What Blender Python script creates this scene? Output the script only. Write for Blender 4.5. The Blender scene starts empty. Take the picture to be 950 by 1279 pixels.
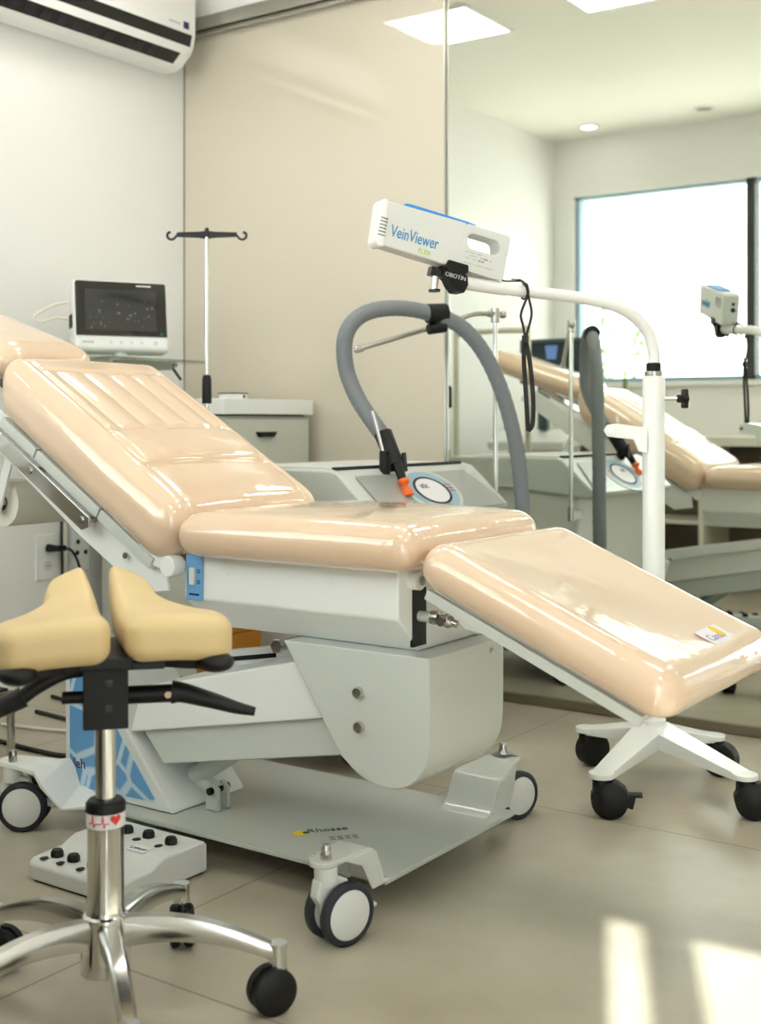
import bpy, bmesh, math, random
from mathutils import Vector, Matrix
random.seed(7)
PI = math.pi
V = Vector
SC = bpy.context.scene
COL = SC.collection

# ------------------------------------------------------------------ materials
def lin(c):
    r = []
    for x in c:
        x /= 255.0
        r.append(x / 12.92 if x <= 0.04045 else ((x + 0.055) / 1.055) ** 2.4)
    return (*r, 1.0)

MATS = {}
def mat(name, rgb, rough=0.5, metal=0.0, coat=0.0, coat_rough=0.05, spec=0.5, bump=0.0, bscale=40.0,
        bdetail=2.0, mott=0.0, mscale=3.0, trans=0.0, alpha=1.0, emit=None, estr=0.0, stretch=None, sss=0.0):
    m = bpy.data.materials.new(name); m.use_nodes = True
    nt = m.node_tree; b = nt.nodes['Principled BSDF']
    b.inputs['Base Color'].default_value = lin(rgb)
    b.inputs['Roughness'].default_value = rough
    b.inputs['Metallic'].default_value = metal
    b.inputs['Coat Weight'].default_value = coat
    b.inputs['Coat Roughness'].default_value = coat_rough
    b.inputs['Coat IOR'].default_value = 1.7 if coat >= 1.0 else 1.5
    b.inputs['Specular IOR Level'].default_value = spec
    b.inputs['Transmission Weight'].default_value = trans
    b.inputs['Alpha'].default_value = alpha
    if emit:
        b.inputs['Emission Color'].default_value = lin(emit)
        b.inputs['Emission Strength'].default_value = estr
    tc = nt.nodes.new('ShaderNodeTexCoord')
    src = tc.outputs['Object']
    if stretch:
        mp = nt.nodes.new('ShaderNodeMapping'); mp.inputs['Scale'].default_value = stretch
        nt.links.new(src, mp.inputs['Vector']); src = mp.outputs['Vector']
    # every material carries a faint procedural variation
    n = nt.nodes.new('ShaderNodeTexNoise'); n.inputs['Scale'].default_value = mscale; n.inputs['Detail'].default_value = 4
    nt.links.new(src, n.inputs['Vector'])
    mx = nt.nodes.new('ShaderNodeMixRGB'); mx.blend_type = 'MULTIPLY'
    ramp = nt.nodes.new('ShaderNodeValToRGB')
    lo = 1.0 - max(mott, 0.015)
    ramp.color_ramp.elements[0].position = 0.3; ramp.color_ramp.elements[1].position = 0.7
    ramp.color_ramp.elements[0].color = (lo, lo, lo, 1); ramp.color_ramp.elements[1].color = (1, 1, 1, 1)
    nt.links.new(n.outputs['Fac'], ramp.inputs['Fac'])
    mx.inputs['Fac'].default_value = 1; mx.inputs['Color1'].default_value = lin(rgb)
    nt.links.new(ramp.outputs['Color'], mx.inputs['Color2'])
    nt.links.new(mx.outputs['Color'], b.inputs['Base Color'])
    if bump > 0:
        n2 = nt.nodes.new('ShaderNodeTexNoise'); n2.inputs['Scale'].default_value = bscale; n2.inputs['Detail'].default_value = bdetail
        nt.links.new(src, n2.inputs['Vector'])
        bp = nt.nodes.new('ShaderNodeBump'); bp.inputs['Strength'].default_value = bump; bp.inputs['Distance'].default_value = 0.01
        nt.links.new(n2.outputs['Fac'], bp.inputs['Height'])
        nt.links.new(bp.outputs['Normal'], b.inputs['Normal'])
        nt.links.new(bp.outputs['Normal'], b.inputs['Coat Normal'])
    MATS[name] = m
    return m

def glass_mat(name, tint, gloss=0.08, rough=0.0):
    m = bpy.data.materials.new(name); m.use_nodes = True
    nt = m.node_tree; nt.nodes.clear()
    out = nt.nodes.new('ShaderNodeOutputMaterial')
    t = nt.nodes.new('ShaderNodeBsdfTransparent'); t.inputs['Color'].default_value = lin(tint)
    g = nt.nodes.new('ShaderNodeBsdfGlossy'); g.inputs['Roughness'].default_value = rough
    lw = nt.nodes.new('ShaderNodeLayerWeight'); lw.inputs['Blend'].default_value = 0.5
    pw = nt.nodes.new('ShaderNodeMath'); pw.operation = 'POWER'; pw.inputs[1].default_value = 5.0
    f = nt.nodes.new('ShaderNodeMath'); f.operation = 'MULTIPLY_ADD'; f.inputs[1].default_value = 0.94; f.inputs[2].default_value = 0.04
    nt.links.new(lw.outputs['Facing'], pw.inputs[0]); nt.links.new(pw.outputs[0], f.inputs[0])
    mx = nt.nodes.new('ShaderNodeMixShader')
    nt.links.new(f.outputs[0], mx.inputs[0]); nt.links.new(t.outputs[0], mx.inputs[1]); nt.links.new(g.outputs[0], mx.inputs[2])
    nt.links.new(mx.outputs[0], out.inputs['Surface'])
    return m

M_wall = mat('white_wall_paint', (238, 237, 236), 0.7, bump=0.02, bscale=120)
M_ceil = mat('ceiling_paint', (241, 240, 233), 0.8)
M_panel = mat('cream_lacquered_glass', (209, 201, 184), 0.35, coat=1.0, coat_rough=0.02, spec=0.4)
M_alu = mat('brushed_aluminium', (196, 194, 186), 0.35, 1.0)
M_alud = mat('dark_aluminium', (120, 118, 112), 0.4, 1.0)
M_mirror = mat('mirror_silver', (240, 244, 237), 0.0, 1.0)
M_white = mat('white_powder_coat', (236, 238, 236), 0.28, coat=0.3, coat_rough=0.1)
M_grey = mat('shade_grey_enamel', (203, 207, 202), 0.25, coat=0.5, coat_rough=0.08)  # the column housing's shade is mixed into this grey
M_plate = mat('grey_base_enamel', (178, 183, 177), 0.35, coat=0.25, coat_rough=0.15)
M_cush = mat('beige_vinyl_under_clear_film', (228, 199, 172), 0.38, coat=1.0, coat_rough=0.03, bump=0.09, bscale=16, bdetail=3, mott=0.04, mscale=6)
M_cush2 = mat('beige_vinyl_loose_film', (226, 196, 168), 0.38, coat=1.0, coat_rough=0.045, bump=0.2, bscale=13, bdetail=4, mott=0.05, mscale=8)
M_stoolv = mat('mustard_cream_vinyl', (212, 187, 138), 0.5, coat=0.15, coat_rough=0.3, bump=0.04, bscale=30)
M_black = mat('black_plastic', (13, 13, 14), 0.5, spec=0.35)
M_blackg = mat('glossy_black', (14, 14, 16), 0.12)
M_rubber = mat('dark_grey_rubber', (38, 40, 44), 0.6, spec=0.35)
M_chrome = mat('chrome', (226, 226, 224), 0.1, 1.0)
M_chromer = mat('polished_cast_aluminium', (214, 214, 212), 0.17, 1.0, bump=0.015, bscale=50)
M_steel = mat('brushed_steel', (190, 188, 184), 0.25, 1.0)
M_hose = mat('grey_corrugated_hose', (118, 122, 128), 0.55, bump=0.1, bscale=90)
M_orange = mat('orange_plastic', (240, 105, 25), 0.4)
M_blue = mat('sky_blue_print', (110, 165, 212), 0.4)
M_bluel = mat('blue_plastic', (62, 142, 222), 0.35)
M_navy = mat('navy_strip', (22, 36, 92), 0.4)
M_text = mat('blue_lettering', (30, 134, 196), 0.5)
M_green = mat('green_lettering', (170, 205, 60), 0.5)
M_dark = mat('dark_lettering', (38, 40, 58), 0.5)
M_red = mat('red_print', (222, 62, 50), 0.5)
M_yellow = mat('yellow_print', (226, 190, 30), 0.5)
M_lightgrey = mat('pale_device_plastic', (214, 216, 214), 0.4)
M_devwhite = mat('device_white_shell', (240, 241, 240), 0.35, coat=0.2)
M_screen = mat('dark_display_glass', (44, 45, 47), 0.12, coat=0.8, coat_rough=0.04)
M_bezel = mat('black_glass_bezel', (26, 26, 26), 0.1, coat=0.5)
M_cab = mat('cabinet_grey_laminate', (200, 203, 192), 0.4)
M_mach = mat('machine_light_grey_plastic', (198, 203, 199), 0.35, coat=0.2)
M_machd = mat('machine_silver_grey', (170, 172, 170), 0.3, 0.3)
M_amber = mat('amber_plastic', (188, 120, 18), 0.35)
M_paper = mat('white_paper', (222, 219, 208), 0.8)
M_cordw = mat('white_cord', (232, 228, 214), 0.5)
M_cordb = mat('black_cord', (26, 26, 28), 0.5)
M_dkframe = mat('dark_window_frame', (52, 54, 52), 0.5)
M_bluegrey = mat('blue_grey_frame', (150, 178, 196), 0.5)
M_tyre = mat('charcoal_tyre', (42, 45, 52), 0.55, spec=0.35)
M_counter = mat('counter_laminate', (222, 218, 204), 0.4)
M_counterd = mat('dark_counter_shelf', (120, 110, 96), 0.5)
M_leaf = mat('green_leaf', (112, 150, 66), 0.5)
M_bark = mat('plant_stem', (110, 120, 70), 0.7)
M_bottle = mat('green_bottle_glass', (120, 140, 84), 0.15, coat=0.5)
M_label = mat('white_label', (228, 226, 232), 0.5)
M_ttext = mat('faint_grey_text', (120, 122, 124), 0.6)
M_trace = mat('screen_trace', (104, 108, 105), 0.4)
M_tracey = mat('screen_trace_yellow', (150, 140, 80), 0.4)
M_uscr = mat('lit_ultrasound_screen', (30, 46, 56), 0.15)
M_light = mat('light_diffuser', (255, 252, 244), 0.5, emit=(255, 251, 243), estr=9.0)
M_light2 = mat('downlight_lens', (255, 252, 244), 0.5, emit=(255, 249, 238), estr=14.0)
M_glow_bar = mat('glow_bar_face', (255, 252, 244), 0.5, emit=(255, 250, 238), estr=3.0)  # glow of the bar added on the left wall
M_glass = glass_mat('window_glass', (248, 251, 249))
M_shelfg = glass_mat('shelf_glass', (224, 232, 226))

def tile_mat():
    m = bpy.data.materials.new('beige_porcelain_tile'); m.use_nodes = True
    nt = m.node_tree; b = nt.nodes['Principled BSDF']
    geo = nt.nodes.new('ShaderNodeNewGeometry')
    sep = nt.nodes.new('ShaderNodeSeparateXYZ'); nt.links.new(geo.outputs['Position'], sep.inputs[0])
    def math_(op, a, bb, c=None):
        n = nt.nodes.new('ShaderNodeMath'); n.operation = op
        for i, x in enumerate([a, bb, c]):
            if x is None: continue
            if isinstance(x, (int, float)): n.inputs[i].default_value = x
            else: nt.links.new(x, n.inputs[i])
        return n.outputs[0]
    S = 1.346
    def line(coord, off):
        a = math_('SUBTRACT', coord, off)
        f = math_('DIVIDE', a, S)
        fr = math_('FRACT', f, None)
        d = math_('ABSOLUTE', math_('SUBTRACT', fr, 0.5), None)
        return math_('GREATER_THAN', d, 0.5 - 0.0028 / S)
    ly = line(sep.outputs['Y'], 1.674 - 4 * S)
    row = math_('GREATER_THAN', sep.outputs['Y'], 3.02)
    xs = math_('ADD', sep.outputs['X'], math_('MULTIPLY', row, 0.13))
    lx = line(xs, -1.85 - 4 * S)
    grout = math_('MAXIMUM', lx, ly)
    n1 = nt.nodes.new('ShaderNodeTexNoise'); n1.inputs['Scale'].default_value = 1.3; n1.inputs['Detail'].default_value = 7; n1.inputs['Roughness'].default_value = 0.62
    off = nt.nodes.new('ShaderNodeVectorMath'); off.operation = 'ADD'; off.inputs[1].default_value = (3.17, 1.73, 0.41)
    nt.links.new(geo.outputs['Position'], off.inputs[0]); nt.links.new(off.outputs[0], n1.inputs['Vector'])
    r = nt.nodes.new('ShaderNodeValToRGB')
    r.color_ramp.elements[0].position = 0.3; r.color_ramp.elements[0].color = lin((152, 143, 124))
    r.color_ramp.elements[1].position = 0.72; r.color_ramp.elements[1].color = lin((197, 190, 174))
    nt.links.new(n1.outputs['Fac'], r.inputs['Fac'])
    mx = nt.nodes.new('ShaderNodeMixRGB'); mx.inputs['Color2'].default_value = lin((138, 126, 106))
    nt.links.new(grout, mx.inputs['Fac']); nt.links.new(r.outputs['Color'], mx.inputs['Color1'])
    nt.links.new(mx.outputs['Color'], b.inputs['Base Color'])
    rr = nt.nodes.new('ShaderNodeMapRange'); rr.inputs['To Min'].default_value = 0.285; rr.inputs['To Max'].default_value = 0.36
    nt.links.new(n1.outputs['Fac'], rr.inputs['Value'])
    nt.links.new(rr.outputs[0], b.inputs['Roughness'])
    b.inputs['Specular IOR Level'].default_value = 0.5
    return m
M_floor = tile_mat()

def print_mat():
    """blue printed panel with pale streaks"""
    m = bpy.data.materials.new('blue_print_with_pale_streaks'); m.use_nodes = True
    nt = m.node_tree; b = nt.nodes['Principled BSDF']
    tc = nt.nodes.new('ShaderNodeTexCoord')
    v = nt.nodes.new('ShaderNodeTexVoronoi'); v.feature = 'DISTANCE_TO_EDGE'; v.inputs['Scale'].default_value = 9.0
    nt.links.new(tc.outputs['Object'], v.inputs['Vector'])
    r = nt.nodes.new('ShaderNodeValToRGB')
    r.color_ramp.elements[0].position = 0.03; r.color_ramp.elements[0].color = lin((186, 208, 224))
    r.color_ramp.elements[1].position = 0.07; r.color_ramp.elements[1].color = lin((96, 152, 202))
    nt.links.new(v.outputs['Distance'], r.inputs['Fac'])
    nt.links.new(r.outputs['Color'], b.inputs['Base Color'])
    b.inputs['Roughness'].default_value = 0.35
    return m
M_print = print_mat()

# ------------------------------------------------------------------ builder
def smooth_path(pts, n=8):
    pts = [V(p) for p in pts]
    out = []
    for i in range(len(pts) - 1):
        p0 = pts[i - 1] if i else pts[0] * 2 - pts[1]
        p1, p2 = pts[i], pts[i + 1]
        p3 = pts[i + 2] if i + 2 < len(pts) else pts[-1] * 2 - pts[-2]
        for k in range(n):
            t = k / n
            out.append(0.5 * ((2 * p1) + (p2 - p0) * t + (2 * p0 - 5 * p1 + 4 * p2 - p3) * t * t + (3 * p1 - p0 - 3 * p2 + p3) * t ** 3))
    out.append(pts[-1])
    return out

def frame_from_axis(ax):
    ax = V(ax).normalized()
    up = V((0, 0, 1)) if abs(ax.z) < 0.95 else V((1, 0, 0))
    a = up.cross(ax).normalized(); b = ax.cross(a).normalized()
    return a, b, ax

class B:
    def __init__(s): s.bm = bmesh.new()
    def ring_faces(s, rings, closed=True, caps=True):
        n = len(rings[0])
        for i in range(len(rings) - 1):
            for j in range(n if closed else n - 1):
                a, b, c, d = rings[i][j], rings[i][(j + 1) % n], rings[i + 1][(j + 1) % n], rings[i + 1][j]
                try: s.bm.faces.new((a, b, c, d))
                except ValueError: pass
        if caps:
            try: s.bm.faces.new(list(reversed(rings[0])))
            except ValueError: pass
            try: s.bm.faces.new(rings[-1])
            except ValueError: pass
        return s
    def box(s, c, size, M=None):
        c = V(c); h = V(size) / 2
        vs = []
        for z in (-1, 1):
            for x, y in ((-1, -1), (1, -1), (1, 1), (-1, 1)):
                p = V((x * h.x, y * h.y, z * h.z))
                if M is not None: p = M @ p
                vs.append(s.bm.verts.new(c + p))
        for f in ((0, 3, 2, 1), (4, 5, 6, 7), (0, 1, 5, 4), (1, 2, 6, 5), (2, 3, 7, 6), (3, 0, 4, 7)):
            s.bm.faces.new([vs[i] for i in f])
        return s
    def bb(s, x0, x1, y0, y1, z0, z1):
        return s.box(((x0 + x1) / 2, (y0 + y1) / 2, (z0 + z1) / 2), (abs(x1 - x0), abs(y1 - y0), abs(z1 - z0)))
    def obox(s, p0, p1, w, h, up=(0, 0, 1)):
        p0, p1 = V(p0), V(p1); ax = (p1 - p0); L = ax.length; ax.normalize()
        side = V(up).cross(ax).normalized(); u = ax.cross(side).normalized()
        M = Matrix((ax, side, u)).transposed()
        return s.box((p0 + p1) / 2, (L, w, h), M)
    def cyl(s, p0, p1, r0, r1=None, n=28, caps=True):
        p0, p1 = V(p0), V(p1); r1 = r0 if r1 is None else r1
        a, b, ax = frame_from_axis(p1 - p0)
        rings = []
        for p, r in ((p0, r0), (p1, r1)):
            rings.append([s.bm.verts.new(p + a * (r * math.cos(2 * PI * k / n)) + b * (r * math.sin(2 * PI * k / n))) for k in range(n)])
        return s.ring_faces(rings, True, caps)
    def lathe(s, prof, o, axis=(0, 0, 1), n=32, caps=True, scale=(1, 1)):
        o = V(o); a, b, ax = frame_from_axis(axis)
        rings = []
        for r, h in prof:
            r = max(r, 1e-5)
            rings.append([s.bm.verts.new(o + ax * h + a * (scale[0] * r * math.cos(2 * PI * k / n)) + b * (scale[1] * r * math.sin(2 * PI * k / n))) for k in range(n)])
        return s.ring_faces(rings, True, caps)
    def torus(s, o, axis, R, r, n=36, m=12):
        prof = []
        o = V(o); a, b, ax = frame_from_axis(axis)
        rings = []
        for i in range(n):
            t = 2 * PI * i / n; d = a * math.cos(t) + b * math.sin(t)
            rings.append([s.bm.verts.new(o + d * (R + r * math.cos(2 * PI * k / m)) + ax * (r * math.sin(2 * PI * k / m))) for k in range(m)])
        rings.append(rings[0])
        return s.ring_faces(rings, True, False)
    def tube(s, pts, r, n=14, sm=8, ell=None):
        P = smooth_path(pts, sm) if sm else [V(p) for p in pts]
        rings = []; prev = None
        for i, p in enumerate(P):
            t = (P[min(i + 1, len(P) - 1)] - P[max(i - 1, 0)]).normalized()
            if prev is None: a, b, _ = frame_from_axis(t)
            else:
                a = (prev - t * prev.dot(t)).normalized(); b = t.cross(a)
            prev = a
            rr = r(i / (len(P) - 1)) if callable(r) else r
            rings.append([s.bm.verts.new(p + a * (rr * math.cos(2 * PI * k / n)) + b * (rr * math.sin(2 * PI * k / n))) for k in range(n)])
        return s.ring_faces(rings)
    def ribbon(s, pts, w, t, wdir, sm=6):
        P = smooth_path(pts, sm) if sm else [V(p) for p in pts]
        rings = []
        for i, p in enumerate(P):
            tg = (P[min(i + 1, len(P) - 1)] - P[max(i - 1, 0)]).normalized()
            wd = V(wdir(i / (len(P) - 1)) if callable(wdir) else wdir); wd = (wd - tg * wd.dot(tg)).normalized()
            nn = tg.cross(wd)
            ww = w(i / (len(P) - 1)) if callable(w) else w
            rings.append([s.bm.verts.new(p + wd * (a * ww / 2) + nn * (b * t / 2)) for a, b in ((-1, -1), (1, -1), (1, 1), (-1, 1))])
        return s.ring_faces(rings)
    def prism(s, poly, f, d0, d1):
        """poly of 2-D points; f(a, b, d) -> world"""
        r0 = [s.bm.verts.new(V(f(a, b, d0))) for a, b in poly]
        r1 = [s.bm.verts.new(V(f(a, b, d1))) for a, b in poly]
        return s.ring_faces([r0, r1])
    def loft(s, loops):
        rings = [[s.bm.verts.new(V(p)) for p in L] for L in loops]
        return s.ring_faces(rings)
    def sphere(s, c, r, sc=(1, 1, 1), n=20, m=12):
        c = V(c); rings = []
        for i in range(m + 1):
            t = PI * i / m; rr = max(math.sin(t), 1e-4)
            rings.append([s.bm.verts.new(c + V((sc[0] * r * rr * math.cos(2 * PI * k / n), sc[1] * r * rr * math.sin(2 * PI * k / n), -sc[2] * r * math.cos(t)))) for k in range(n)])
        return s.ring_faces(rings)
    def rbox(s, half, r, fmap, res, disp=None):
        """rounded box on a lattice; fmap(local Vector) -> world; disp(x, y) added to the top"""
        hx, hy, hz = half
        nx, ny, nz = [max(2, int(round(2 * h / res))) for h in half]
        nz = max(nz, 6)
        D = {}
        if not isinstance(r, (tuple, list)): r = (r, r, r)
        def axis_pts(h, n, rr):
            # denser towards the rounded ends
            return [-h + 2 * h * i / n for i in range(n + 1)]
        X, Y, Z = axis_pts(hx, nx, r[0]), axis_pts(hy, ny, r[1]), axis_pts(hz, nz, r[2])
        rx, ry, rz = r
        def vert(i, j, k):
            key = (i, j, k)
            if key in D: return D[key]
            p = V((X[i], Y[j], Z[k]))
            q = V((max(-hx + rx, min(hx - rx, p.x)), max(-hy + ry, min(hy - ry, p.y)), max(-hz + rz, min(hz - rz, p.z))))
            d = V(((p.x - q.x) / rx, (p.y - q.y) / ry, (p.z - q.z) / rz))
            if d.length > 1e-9:
                # cube -> sphere so that the corner lattice stays even
                m = max(abs(d.x), abs(d.y), abs(d.z)); d = d.normalized() * m
            p = V((q.x + d.x * rx, q.y + d.y * ry, q.z + d.z * rz))
            w = max(0.0, min(1.0, (p.z + hz) / (2 * hz)))
            if disp: p.z += disp(p.x, p.y) * w ** 2
            D[key] = s.bm.verts.new(V(fmap(p)))
            return D[key]
        def quad(a, b, c, d):
            try: s.bm.faces.new((a, b, c, d))
            except ValueError: pass
        for i in range(nx):
            for j in range(ny):
                quad(vert(i, j, nz), vert(i + 1, j, nz), vert(i + 1, j + 1, nz), vert(i, j + 1, nz))
                quad(vert(i, j, 0), vert(i, j + 1, 0), vert(i + 1, j + 1, 0), vert(i + 1, j, 0))
        for i in range(nx):
            for k in range(nz):
                quad(vert(i, 0, k), vert(i + 1, 0, k), vert(i + 1, 0, k + 1), vert(i, 0, k + 1))
                quad(vert(i, ny, k), vert(i, ny, k + 1), vert(i + 1, ny, k + 1), vert(i + 1, ny, k))
        for j in range(ny):
            for k in range(nz):
                quad(vert(0, j, k), vert(0, j, k + 1), vert(0, j + 1, k + 1), vert(0, j + 1, k))
                quad(vert(nx, j, k), vert(nx, j + 1, k), vert(nx, j + 1, k + 1), vert(nx, j, k + 1))
        return s
    def text(s, string, size, o, right, up, ext=0.0006, align='LEFT', shear=0.0, sx=1.0):
        cu = bpy.data.curves.new('lettering_curve', 'FONT'); cu.body = string; cu.size = size; cu.extrude = ext; cu.align_x = align; cu.shear = shear
        cu.resolution_u = 3
        ob = bpy.data.objects.new('lettering_tmp', cu); COL.objects.link(ob)
        dg = bpy.context.evaluated_depsgraph_get(); dg.update()
        me = bpy.data.meshes.new_from_object(ob.evaluated_get(dg))
        right = V(right).normalized(); up = V(up); up = (up - right * up.dot(right)).normalized(); nn = right.cross(up)
        M = Matrix.Translation(V(o)) @ Matrix((right, up, nn)).transposed().to_4x4()
        me.transform(M @ Matrix.Diagonal((sx, 1, 1, 1))); s.bm.from_mesh(me)
        bpy.data.objects.remove(ob); bpy.data.curves.remove(cu); bpy.data.meshes.remove(me)
        return s
    def done(s, name, m, parent=None, bev=0.0, seg=2, origin=None, ang=38, recalc=True):
        bm = s.bm
        if recalc: bmesh.ops.recalc_face_normals(bm, faces=bm.faces)
        if bev > 0:
            es = [e for e in bm.edges if len(e.link_faces) == 2 and e.calc_face_angle(0) > math.radians(40)]
            bmesh.ops.bevel(bm, geom=es, offset=bev, segments=seg, profile=0.5, affect='EDGES', clamp_overlap=True)
        if parent is not None: org = V(ORG[parent.name])
        elif origin is not None: org = V(origin)
        else:
            lo = V((min(v.co[i] for v in bm.verts) for i in range(3))); hi = V((max(v.co[i] for v in bm.verts) for i in range(3)))
            org = V(((lo.x + hi.x) / 2, (lo.y + hi.y) / 2, lo.z))
        bmesh.ops.translate(bm, verts=bm.verts, vec=-org)
        me = bpy.data.meshes.new(name); bm.to_mesh(me); bm.free()
        me.polygons.foreach_set('use_smooth', [True] * len(me.polygons))
        me.set_sharp_from_angle(angle=math.radians(ang))
        me.materials.append(m)
        o = bpy.data.objects.new(name, me); COL.objects.link(o)
        if parent is not None: o.parent = parent
        else: o.location = org
        if bev > 0:
            wn = o.modifiers.new('even_shading', 'WEIGHTED_NORMAL'); wn.keep_sharp = True; wn.weight = 100
        ORG[o.name] = org
        return o
ORG = {}
def thing(name, loc, label, cat, group=None):
    o = bpy.data.objects.new(name, None); COL.objects.link(o); o.location = V(loc); o.empty_display_size = 0.1
    ORG[o.name] = V(loc)
    return tag(o, label, cat, group)
def tag(o, label, cat, group=None):
    o['label'] = label; o['category'] = cat
    if group: o['group'] = group
    return o
def struct(o): o['kind'] = 'structure'; return o
def plab(o, label): o['label'] = label; return o

CAMZ = 1.05
D = 4.089        # mirror plane
LW = -3.90       # left wall
WY = 0.45        # window wall
RW = 1.6
BY = -0.30       # wall behind the camera
CE = 2.98

# ------------------------------------------------------------------ room shell
struct(B().bb(LW - 0.15, RW + 0.15, BY - 0.2, D + 0.2, -0.12, 0.0).done('floor', M_floor))
struct(B().bb(LW - 0.15, RW + 0.15, BY - 0.2, D + 0.2, CE, CE + 0.12).done('ceiling', M_ceil))
struct(B().bb(LW - 0.15, LW, WY - 0.15, D + 0.15, 0, CE).done('wall_left', M_wall))
struct(B().bb(LW - 0.15, RW + 0.15, D + 0.03, D + 0.18, 0, CE).done('wall_back', M_wall))
struct(B().bb(RW, RW + 0.15, BY - 0.15, D + 0.15, 0, CE).done('wall_right', M_wall))
# window wall with the opening seen in the mirror
WX0, WX1, WZ0, WZ1 = -3.75, -1.45, 1.31, 2.584
w = B()
w.bb(LW, WX0, WY - 0.15, WY, 0, CE); w.bb(WX1, -1.2, WY - 0.15, WY, 0, CE)
w.bb(WX0, WX1, WY - 0.15, WY, 0, WZ0); w.bb(WX0, WX1, WY - 0.15, WY, WZ1, CE)
w.bb(-1.35, -1.2, BY - 0.15, WY - 0.15, 0, CE)
struct(w.done('wall_front', M_wall))
# wall behind the camera with a tall glazed opening that lets the sun in
GX0, GX1, GZ1 = 0.138, 1.5, 2.56
w = B(); w.bb(-1.35, GX0, BY - 0.15, BY, 0, CE); w.bb(GX1, RW, BY - 0.15, BY, 0, CE); w.bb(GX0, GX1, BY - 0.15, BY, GZ1, CE)
struct(w.done('wall_rear', M_wall))
# window 1
wf = B(); y0, y1 = WY - 0.11, WY - 0.03
wf.bb(WX0, WX0 + 0.03, y0, y1, WZ0, WZ1); wf.bb(WX1 - 0.04, WX1, y0, y1, WZ0, WZ1)
wf.bb(WX0, WX1, y0, y1, WZ0, WZ0 + 0.03); wf.bb(WX0, WX1, y0, y1, WZ1 - 0.02, WZ1)
win = struct(wf.done('window_1', M_bluegrey, bev=0.003))
mf = B(); mf.bb(-2.56, -2.505, y0 - 0.01, y1 + 0.02, WZ0, WZ1); mf.done('mullion', M_dkframe, win, bev=0.003)
gl = B(); gl.bb(WX0 + 0.03, -2.56, WY - 0.075, WY - 0.07, WZ0 + 0.03, WZ1 - 0.02); gl.done('pane', M_glass, win)
gl = B(); gl.bb(-2.505, WX1 - 0.04, WY - 0.075, WY - 0.07, WZ0 + 0.03, WZ1 - 0.02); gl.done('pane', M_glass, win)
sl = B(); sl.bb(WX0 - 0.03, WX1 + 0.03, WY - 0.03, WY + 0.04, WZ0 - 0.03, WZ0); sl.done('window_sill', M_wall, win, bev=0.004)
# window 2 (behind the camera)
wf = B(); y0, y1 = BY - 0.10, BY - 0.03
for xa, xb in ((GX0, 0.177), (0.279, 0.363), (0.95, 1.0), (1.46, 1.5)): wf.bb(xa, xb, y0, y1, 0, GZ1)
wf.bb(GX0, GX1, y0, y1, GZ1 - 0.05, GZ1); wf.bb(GX0, GX1, y0, y1, 0, 0.05)
win2 = struct(wf.done('window_2', M_dkframe, bev=0.003))
gl = B()
for xa, xb in ((0.177, 0.279), (0.363, 0.95), (1.0, 1.46)): gl.bb(xa, xb, BY - 0.068, BY - 0.062, 0.05, GZ1 - 0.05)
gl.done('pane', M_glass, win2)
o_ = B(); o_.bb(-5.2, -1.35, -1.65, WY - 0.15, 2.95, 3.10); o_.bb(-1.35, -0.35, -1.65, BY - 0.2, 2.95, 3.10); struct(o_.done('sun_blocking_slab', M_wall))  # unseen slab added to block the sun from window 1
# baseboards
struct(B().bb(LW, LW + 0.018, WY, D - 0.04, 0, 0.11).done('baseboard_left', M_white, bev=0.004))
# door track along the top of the panel wall, with the bulkhead over it
t = B(); t.bb(LW, RW, D - 0.075, D + 0.03, 2.81, CE); struct(t.done('trim_1', M_wall))
t = B(); t.bb(LW, RW, D - 0.07, D + 0.03, 2.785, 2.81); t.bb(LW, RW, D - 0.06, D - 0.04, 2.748, 2.785); t.bb(LW, RW, D - 0.022, D + 0.02, 2.766, 2.785)
t.bb(LW, RW, D - 0.085, D - 0.075, 2.765, 2.82)
struct(t.done('trim_2', M_alu, bev=0.002))

pn = B(); pn.bb(LW + 0.004, -2.5285, D - 0.016, D + 0.004, 0.004, 2.765)
o = tag(pn.done('sliding_panel', M_panel, bev=0.0015), 'tall cream lacquered glass sliding panel between the left wall and the mirror', 'panel')
e = B(); e.bb(-2.5285, -2.5255, D - 0.0165, D + 0.004, 0.004, 2.765); e.done('edge_profile', M_alu, o)
e = B(); e.bb(LW + 0.001, LW + 0.005, D - 0.018, D + 0.004, 0.004, 2.765); e.done('edge_profile', M_alud, o)

mr = B(); mr.bb(-2.523, RW - 0.01, D, D + 0.02, 0.035, 2.76)
o = tag(mr.done('wall_mirror', M_mirror), 'large floor to ceiling wall mirror right of the cream panel', 'mirror')
e = B(); e.bb(-2.523, RW - 0.01, D - 0.012, D + 0.025, 0.002, 0.035); plab(e.done('bottom_rail', mat('bronze_rail', (128, 120, 102), 0.4, 0.6), o, bev=0.002), 'dull bronze bottom rail')

# ------------------------------------------------------------------ lights in the ceiling
def ceiling_panel(x, y, label, src=None):
    if src is None:
        r = thing('ceiling_light', (x, y, CE), label, 'ceiling light', 'square ceiling light panels')
        f = B()
        for a in (-1, 1):
            f.bb(x + a * 0.225 - 0.008, x + a * 0.225 + 0.008, y - 0.233, y + 0.233, CE - 0.012, CE)
            f.bb(x - 0.217, x + 0.217, y + a * 0.225 - 0.008, y + a * 0.225 + 0.008, CE - 0.012, CE)
        f.done('frame', M_white, r)
        B().bb(x - 0.217, x + 0.217, y - 0.217, y + 0.217, CE - 0.008, CE - 0.002).done('diffuser', M_light, r)
        return r
    r = src.copy(); COL.objects.link(r); r.location = (x, y, CE); r['label'] = label
    for ch in list(src.children):
        c = ch.copy(); COL.objects.link(c); c.parent = r
    return r
cl = ceiling_panel(-3.17, 3.02, 'square white ceiling light mirrored right at the seam of panel and mirror')
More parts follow.
